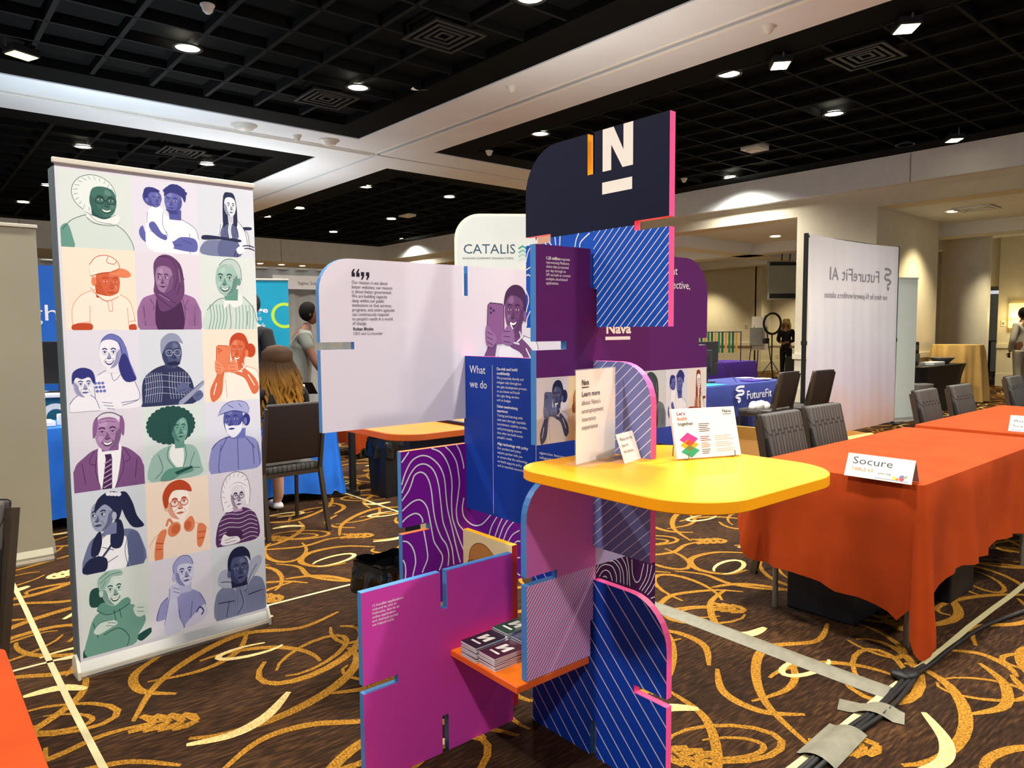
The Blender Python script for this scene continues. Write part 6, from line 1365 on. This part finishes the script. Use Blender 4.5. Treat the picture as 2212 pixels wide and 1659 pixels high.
q = Pic(0, 0, 1, 1, False); q.line([(.05+.09*math.cos(a*.35), .74+.09*math.sin(a*.35)) for a in range(0, 18)], .045, '#dfe6e6'); q.build('ring_print', ctb, y0=-.181)
cloth('tablecloth', 'blue satin cloth hanging beside the left silver banner', -.4, 1.02, 6.02, 6.62, .74, (.66, .66, .66, .66), m_cloth_royal, .03, .03, seed=31); folding_table('folding table under the blue satin cloth at the left', -.38, 1.0, 6.04, 6.6, .725)
tag(MB().bbox(0, .26, 0, .2, 0, .035, .004).build('paper_stack', m_paper, None, (.62, 6.12, .745)), 'white papers on the blue satin cloth at the left', 'papers')
tag(MB().lathe([(.03, 0), (.032, .07), (.03, .08), (.0001, .08)], 16).build('drinking_cup', M('cup_clear', '#dfe6ea', .15, var=0), None, (.93, 6.2, .745)), 'small clear cup on the blue satin cloth', 'cup')
# white display with rounded corners
cx0, cy0 = 3.62, 4.93; ca_ = math.atan2(4.12-4.93, 4.75-3.62)
ct_ = thing('display_wall', 'white rounded display wall with CATALIS lettering behind the tower', 'display', (cx0, cy0, 0), ca_)
cpoly = outline(0, 1.55, .05, 2.36, {'tl': .20, 'tr': .20}); m_cat = M('display_white', '#d8dfdc', .5, var=.02)
cp = MB().prism(cpoly, 0, .06, None).build('panel', m_cat, ct_); MB().prism(outline(-.02, 1.57, .03, 2.38, {'tl': .21, 'tr': .21}), .004, .05).build('frame', M('frame_cream', '#f4f1dc', .5, var=0), ct_)
MB().bbox(.1, .5, -.2, .26, 0, .03, .006).bbox(1.05, 1.45, -.2, .26, 0, .03, .006).build('foot', m_alu, ct_)
text('CATALIS', cp, .05, 2.052, .082, .43, M('ink_teal', '#1d4560', .6, var=0), y=-.001, bold=-.005); text('ADVANCING GOVERNMENT. ENGAGING CITIZENS.', cp, .045, 2.005, .017, .43, m_grey_ink, y=-.001)
q = Pic(0, 0, 1, 1, False)
for k, c_ in enumerate(('#2aa088', '#6cb8a8', '#a2c8bc', '#c6d6ce')): q.line([(.515, 2.092-.033*k), (.548, 2.115-.033*k), (.581, 2.092-.033*k)], .014, c_, False)
q.poly([(.44,1.78),(.55,1.95),(.66,2.02),(.86,2.06),(1.1,1.98),(1.15,1.5),(.4,1.5)], '#e6e2d4').poly([(.60,1.98),(.70,2.08),(.80,2.02),(.72,1.90)], '#c6d2e0').ell(.76,2.16,.085,.12,'#c99a80').poly([(.66,2.10),(.70,2.03),(.78,2.02),(.84,2.06),(.83,2.12),(.75,2.10)], '#5a4438').poly([(.66,2.16),(.67,2.28),(.77,2.32),(.86,2.26),(.85,2.2),(.76,2.25),(.69,2.22)], '#4a3a32')
q.poly([(.53,1.70),(.52,1.84),(.55,1.86),(.58,1.80),(.60,1.72),(.70,1.70),(.76,1.64),(.6,1.6)], '#d2a184'); q.build('photo_print', cp, y0=-.001)

ul = thing('unseen_uplight', 'small unseen uplight on a stand, added behind the portrait banner', 'lamp', (1.9, 9.0, 0)); MB().tube([(0, 0, .02), (0, 0, 1.85)], .016, 8).build('stand', m_dark, ul); MB().lathe([(.16, 0), (.16, .02), (.02, .03)], 20).build('foot', m_dark, ul)  # unseen lamp, added for the cool light on the left ceiling beams
MB().lathe([(.05, 1.85), (.08, 1.97), (.075, 1.97)], 20).build('housing', m_dark, ul); MB().lathe([(.0001, 1.965), (.074, 1.965)], 20).build('lens', M('uplight_glow', '#dff0ff', .5, var=0, emit=10.0), ul)
_l = spot(0, 0, 1.99, 230, ul, 140, (.72, .88, 1.0), .06); _l.rotation_euler = (PI, 0, 0)

u2l = thing('unseen_display_lamp', 'small unseen lamp added behind the white rounded display wall', 'lamp', (4.62, 4.70, 2.05)); MB().bbox(-.06, .06, -.04, .04, 0, .12, .01).build('housing', m_dark, u2l); MB().box(-.05, .05, -.03, .03, .12, .123).build('lens', M('uplight_glow_warm', '#fff2d8', .5, var=0, emit=10.0), u2l); MB().bar((-.02, -.03, .05), (-.10, -.15, .05), .03).build('clamp', m_dark, u2l)  # unseen lamp, added to brighten the ceiling beam above the display
_l = spot(0, 0, .14, 110, u2l, 150, (1, .95, .86), .06); _l.rotation_euler = (PI, 0, 0)

u3l = copy_tree(ul, (4.4, 12.5, 0), 0, 'small unseen uplight on a stand, added behind the grey drape')  # another added uplight, out of sight, brightens the far beams and bulkhead
_l = spot(0, 0, 1.99, 320, u3l, 150, (.92, .96, 1.0), .06); _l.rotation_euler = (PI, 0, 0)
for _c in list(u3l.children):
    if _c.type == 'LIGHT' and _c is not _l: bpy.data.objects.remove(_c)
# ---------------------------------------------------------------- far right aisle
rl = thing('ring_light', 'black ring light with phone clamp on a tall stand in the aisle', 'light', (17.51, 10.03, 0), 0)
vw = (Vector((17.51, 10.03, 0))).normalized(); sd_ = Vector((vw.y, -vw.x, 0))
MB().tube([tuple(sd_*.21*math.cos(k*PI/14) + Vector((0, 0, 1.52+.27*math.sin(k*PI/14)))) for k in range(28)], .03, 8, closed=True).build('ring', m_dark, rl)
MB().tube([(0, 0, .35), (0, 0, 1.25)], .018, 8).build('stand', m_dark, rl)
MB().bbox(-.10, .10, -.04, .04, 1.0, 1.14, .01).build('phone_clamp', m_dark, rl, (-.12, .10, 0))
for k in range(3): MB().tube([(0, 0, .55), (.42*math.cos(k*2.1+.4), .42*math.sin(k*2.1+.4), 0)], .012, 6).build('leg', m_dark, rl)
es = thing('easel', 'black easel holding a white flip chart', 'easel', (18.30, 10.85, 0), math.radians(-50))
MB().box(-.22, .22, -.03, -.01, .80, 1.72).build('flip_chart', m_paper, es); MB().bbox(-.28, .06, -.08, -.04, .92, 1.42, .01).build('grey_board', M('board_grey', '#8b8d90', .6), es)
for x in (-.35, .35): MB().tube([(x*.35, 0, 1.75), (x, -.12, 0)], .014, 6).build('leg', m_dark, es)
MB().tube([(0, .02, 1.7), (0, .45, 0)], .014, 6).build('leg', m_dark, es)
m_top = M('blouse_black', '#1a1a1c', .8, var=.8, vscale=12); m_hair_y = M('hair_blonde', '#f0d890', .6, var=.1)
wt, hc_, fv_ = standing('person with long blonde hair in a black floral top by the easel', (19.68, 10.83, 0), math.radians(-75), 1.64, m_top, m_jean, m_skin_l, m_hair_y, 'none', {-1: ((-.14, .01, .64), (-.05, -.12, .60)), 1: ((.14, .01, .64), (.05, -.12, .60))}, 0, 1.5, 1.0, m_dark)
strands('hair', wt, hc_, fv_, .10, .36, m_hair_y, 40, .8, 8, .012)
tag(MB().bbox(-.6, .6, -.4, .4, 0, .62, .01).build('black_case', m_dark, None, (18.9, 9.7, 0)), 'large black case on the aisle floor below the blonde person', 'case')
tag(MB().lathe([(.30, 0), (.30, 1.0), (.28, 1.02), (.0001, 1.02)], 24).build('bar_table', M('cloth_navy', '#141a44', .8), None, (20.6, 10.6, 0)), 'round navy covered table beside the blonde person', 'table')
ps = thing('hanging_screen', 'grey hanging screen with black corners under the aisle ceiling', 'screen', (16.9, 9.25, 2.1), math.radians(-39))
MB().bbox(-.55, .75, -.03, .03, 0, .95, .01).build('frame', M('frame_grey', '#9aa09c', .5), ps); MB().box(-.50, .70, -.034, -.03, .16, .82).build('screen', M('screen_grey', '#8f948c', .5, var=.06), ps)
for x0, x1 in ((-.50, .18), (.24, .70)):
    for z0, z1 in ((.03, .15), (.83, .92)): MB().box(x0, x1, -.034, -.03, z0, z1).build('dark_strip', m_dark, ps)
for x in (-.2, .0): MB().tube([(x, 0, .95), (x+.03, 0, 1.37)], .014, 6).build('hanger', m_dark, ps)
# ribbons rack, plates on walls
rr = thing('ribbon_rack', 'rack hung with green and gold ribbons at the end of the violet board', 'rack', (12.1, 8.08, .78), math.radians(-45))
MB().tube([(-.45, 0, .56), (.45, 0, .56)], .01, 6).build('rail', m_dark, rr)
for x in (-.45, .45): MB().tube([(x, 0, 0), (x, 0, .57)], .01, 6).build('post', m_dark, rr)
for k in range(12): MB().box(-.38+.066*k, -.38+.066*k+.04, -.006, .006, .16, .56).build('ribbon', M('ribbon_%d' % (k % 3), ('#1d6b3a', '#0f4a28', '#b98a3a')[k % 3], .5), rr)
cloth('tablecloth', 'purple cloth under the ribbon rack', 11.2, 12.9, 7.7, 8.4, .77, (.7, .7, .7, .7), M('cloth_purple', '#45208a', .8), .0, .02, seed=41); folding_table('folding table under the purple cloth', 11.22, 12.88, 7.72, 8.38)
m_plate = M('plate_cream', '#ece5c8', .5, var=0)
def plate(name, x, y, z, label, w=.09, h=.13):
    t = thing(name, label, 'wall fitting', (x, y, z)); MB().bbox(-.012, .0, -w/2, w/2, -h/2, h/2, .004).build('cover_plate', m_plate, t); MB().box(-.016, -.012, -w*.2, w*.2, -h*.22, h*.22).build('face', M('plate_face', '#8c8668', .5, var=0), t); return t
plate('thermostat', 21.5, 13.25, 1.48, 'cream wall control on the aisle wall left of the easel'); plate('thermostat', 19.8, 5.48, 1.47, 'cream wall control on the far right wall'); plate('wall_outlet', 22.1, 12.45, .5, 'cream wall outlet low behind the easel legs'); plate('wall_outlet', 21.5, 14.4, .55, 'cream wall outlet low beside the monitor', .12, .12)
# catering table, machine, gold table
def tapered(name, label, x0, x1, y0, y1, h, mat):
    cx, cy = (x0+x1)/2, (y0+y1)/2; hx, hy = (x1-x0)/2, (y1-y0)/2
    def f(u, v):
        a = u*2*PI; q = max(abs(math.cos(a)), abs(math.sin(a))); k = 1-.13*math.sin(PI*min(1, (1-v)))**1.0
        return (cx+hx*k*math.cos(a)/q, cy+hy*k*math.sin(a)/q, h*v)
    mb = MB().grid(f, 48, 8); mb.add([(x0, y0, h), (x1, y0, h), (x1, y1, h), (x0, y1, h)], [(0, 1, 2, 3)]); return tag(mb.build(name, mat), label, 'table')
tapered('stretch_table', 'black stretch covered table in front of the pier', 12.55, 14.5, 4.55, 5.25, .76, m_dark)
cm = thing('coffee_machine', 'black drinks machine on the black covered table', 'machine', (12.75, 4.8, .765), 0)
MB().bbox(0, .3, 0, .3, 0, .40, .02).build('body', m_dark, cm); MB().bbox(.05, .25, -.03, 0, .08, .2, .005).build('drip_tray', m_steel, cm); MB().bbox(.06, .24, -.008, 0, .26, .34, .003).build('panel', m_steel, cm)
tag(MB().bbox(0, .5, 0, .22, 0, .05, .008).build('serving_tray', m_paper, None, (13.3, 4.66, .762)), 'flat white tray on the black covered table', 'tray')
tag(MB().lathe([(.1, 0), (.2, .10), (.205, .11), (.18, .105), (.0001, .04)], 20).build('serving_bowl', m_steel, None, (14.05, 4.8, .762)), 'steel bowl on the right of the black covered table', 'bowl')
tag(MB().lathe([(.11, 0), (.14, .5), (.145, .52), (.13, .5), (.10, .03), (.0001, .03)], 20).build('waste_bin', M('bin_grey', '#6a6660', .5), None, (12.3, 4.45, 0)), 'slim grey waste bin left of the black covered table', 'bin')
m_gold = M('cloth_gold', '#d8b066', .7, var=.1, vscale=3)
def gold(u, v):
    a = u*2*PI; r = .42 + (1-v)**.6*(.07+.045*math.sin(a*9)+.022*math.sin(a*19+1)); return (15.35+r*math.cos(a), 4.98+r*math.sin(a), .02+1.05*v)
mb = MB().grid(gold, 110, 10); mb.add([(15.35+.42*math.cos(k*PI/24), 4.98+.42*math.sin(k*PI/24), 1.07) for k in range(48)], [tuple(range(48))])
tag(mb.build('cocktail_table', m_gold), 'tall round table with long gold cloth beside the column', 'table')
m_suit = M('suit_grey', '#a9a79c', .8, var=.05)
standing('person in pale grey suit at the right edge of the picture', (18.9, 4.86, 0), math.radians(150), 1.78, m_suit, m_suit, m_skin_d, m_hair_b, 'short', None, 0, 1.5, 1.1, m_dark, extra=None)
sn = thing('wall_sconce', 'lit yellow rectangular wall sconce at the far right', 'wall lamp', (19.8, 5.2, 1.63)); MB().bbox(-.10, 0, -.16, .16, -.26, .30, .01).build('shade', M('sconce_glow', '#ffd870', .5, var=0, emit=1.6), sn)
MB().box(-.105, -.1, -.16, .16, -.09, -.02).build('band', m_gold, sn)
l = bpy.data.lights.new('sconce_light', 'POINT'); l.energy = 12; l.color = (1, .78, .4); l.shadow_soft_size = .1; lo = bpy.data.objects.new('sconce_light', l); col.objects.link(lo); lo.parent = sn; lo.location = (-.25, 0, 0)
lt = thing('laptop_stand', 'small dark laptop on a stand beyond the doorway', 'laptop', (22.6, 6.55, 0), 0); MB().tube([(0, 0, 0), (0, 0, 1.0)], .03, 8).build('stand', m_dark, lt); MB().bbox(-.2, .2, -.25, .25, 1.0, 1.02, .004).build('base', m_dark, lt); MB().bbox(-.2, .2, .25, .27, 1.02, 1.32, .004).build('screen', m_dark, lt)

# ---------------------------------------------------------------- ceiling fittings
m_vent = M('vent_black', '#17191a', .5, var=.1); m_wfit = M('fitting_white', '#dedbd0', .5, var=.02)
def vent(x, y, label, s=.30, z=4.262, mat=None):
    t = thing('ceiling_vent', label, 'air vent', (x, y, z)); mt_ = mat or m_vent
    for k, r in enumerate((1, .74, .5, .27)):
        q = s*r; w_ = .035; o_ = MB(); zz = .004*k
        o_.box(-q, q, -q, -q+w_, -.02+zz, 0).box(-q, q, q-w_, q, -.02+zz, 0).box(-q, -q+w_, -q+w_, q-w_, -.02+zz, 0).box(q-w_, q, -q+w_, q-w_, -.02+zz, 0).build('louvre', mt_, t)
    return t
vent(4.24, 5.94, 'large square black air vent in the near ceiling bay'); vent(4.23, 8.41, 'square black air vent near the beam crossing'); vent(3.65, 12.29, 'square black air vent beyond the left cross beam'); vent(7.96, 3.55, 'square black air vent in the right bay'); vent(14.5, 4.5, 'pale slotted air vent in the aisle ceiling', .3, 3.465, m_ceil_white)
def dome(x, y, r, z, label, name='ceiling_speaker'):
    t = thing(name, label, 'ceiling fitting', (x, y, z)); MB().lathe([(r, 0), (r, -.012), (r*.86, -.02), (r*.7, -.055), (r*.35, -.075), (.0001, -.08)][::-1], 24).build('dome', m_wfit, t); MB().lathe([(r*1.04, -.006), (r*1.04, 0)], 24).build('rim', m_wfit, t); return t
dome(3.85, 10.12, .17, ZC, 'white dome fitting on the left cross beam, left of two'); dome(5.11, 10.13, .15, ZC, 'white dome fitting on the left cross beam, right of two')
for x, y, z, lb in ((2.27, 6.72, 4.27, 'small white smoke detector near the top of the black ceiling'), (7.45, 9.24, 4.27, 'small white smoke detector left of the navy board'), (11.7, 8.59, 4.27, 'small white detector right of the pink board edge'), (5.66, 6.6, ZC, 'small round cap on the white beam, far one'), (6.42, 3.78, ZC, 'small round cap on the white beam, near one'), (4.64, 10.18, ZC, 'tiny round cap between the two dome fittings')): dome(x, y, .06, z, lb, 'smoke_detector')
def proj(x, y, label, rz, bright=9.0, aim=(0, 0), pw=0):
    t = thing('track_spotlight', label, 'ceiling light', (x, y, 4.27), rz, 'square ceiling spotlights')
    MB().bbox(-.13, .13, -.10, .10, -.10, -.02, .012).build('housing', m_dark, t); MB().box(-.11, .11, -.08, .08, -.104, -.10).build('lens', M('spot_glow_%d' % int(bright), '#ffd560' if bright > 20 else '#fff0c8', .5, var=0, emit=bright), t)
    for s in (-1, 1): MB().bar((s*.14, 0, -.05), (s*.14, 0, .05), .012, .03).build('bracket', m_steel, t)
    if pw: spot(0, 0, -.12, pw, t, 90, (1, .8, .5), .08)
    return t
proj(1.15, 8.82, 'bright yellow square spotlight at the upper left corner', .4, 24.0, pw=200); proj(7.32, 2.9, 'square spotlight near the top right corner', .7, 12.0, pw=150); proj(7.29, 4.14, 'square spotlight above the brightest round downlight', .7, 12.0, pw=120); proj(12.18, 4.1, 'small square spotlight beside the right bulkhead', .7, 8.0)
ex = thing('emergency_light', 'white square ceiling unit in the right black bay', 'ceiling fitting', (10.66, 6.47, 4.27)); MB().bbox(-.16, .16, -.16, .16, -.03, .09, .01).build('body', m_wfit, ex); MB().bbox(-.10, .10, -.10, .10, -.045, -.03, .006).build('cover', m_wfit, ex)
ex = thing('emergency_light', 'white square ceiling unit in the far bay', 'ceiling fitting', (9.97, 15.64, 4.27)); MB().bbox(-.16, .16, -.16, .16, -.03, .09, .01).build('body', m_wfit, ex); MB().bbox(-.10, .10, -.10, .10, -.045, -.03, .006).build('cover', m_wfit, ex)
dl = thing('downlight', 'unlit reflector downlight beside the right bulkhead', 'ceiling light', (12.25, 4.82, 4.262)); MB().lathe([(.118, 0), (.118, -.012), (.145, -.008), (.145, 0)], 28).build('trim_ring', m_ringb, dl); MB().lathe([(.0001, .05), (.07, .04), (.115, 0)], 28).build('reflector', m_alu, dl)
fr_ = tag(MB().grid(lambda u, v: (4.80+.30*u, 7.36+.05*v*(1-u)+.02*math.sin(u*7), 4.25-.015*math.sin(u*5+v)), 10, 2).build('torn_tape', m_paper), 'torn white strip hanging from the black ceiling', 'tape')
# green paper fringe at the far left
gf = thing('fringe_prop', 'green paper fringe at the left edge on the orange red cloth', 'decoration', (.02, 1.72, .75), 0); m_grn = M('fringe_green', '#3f9a5e', .6, var=.2)
MB().lathe([(.06, 0), (.06, .02), (.0001, .02)], 12).build('base', m_grn, gf)
rg = random.Random(5)
for k in range(26):
    a_ = rg.random()*6.28; q = .03+.05*rg.random(); MB().tube([(0, 0, .02), (q*.5*math.cos(a_), q*.5*math.sin(a_), .08), (q*math.cos(a_), q*math.sin(a_), .10+.05*rg.random())], [.004, .003, .001], 4).build('strand', m_grn, gf)
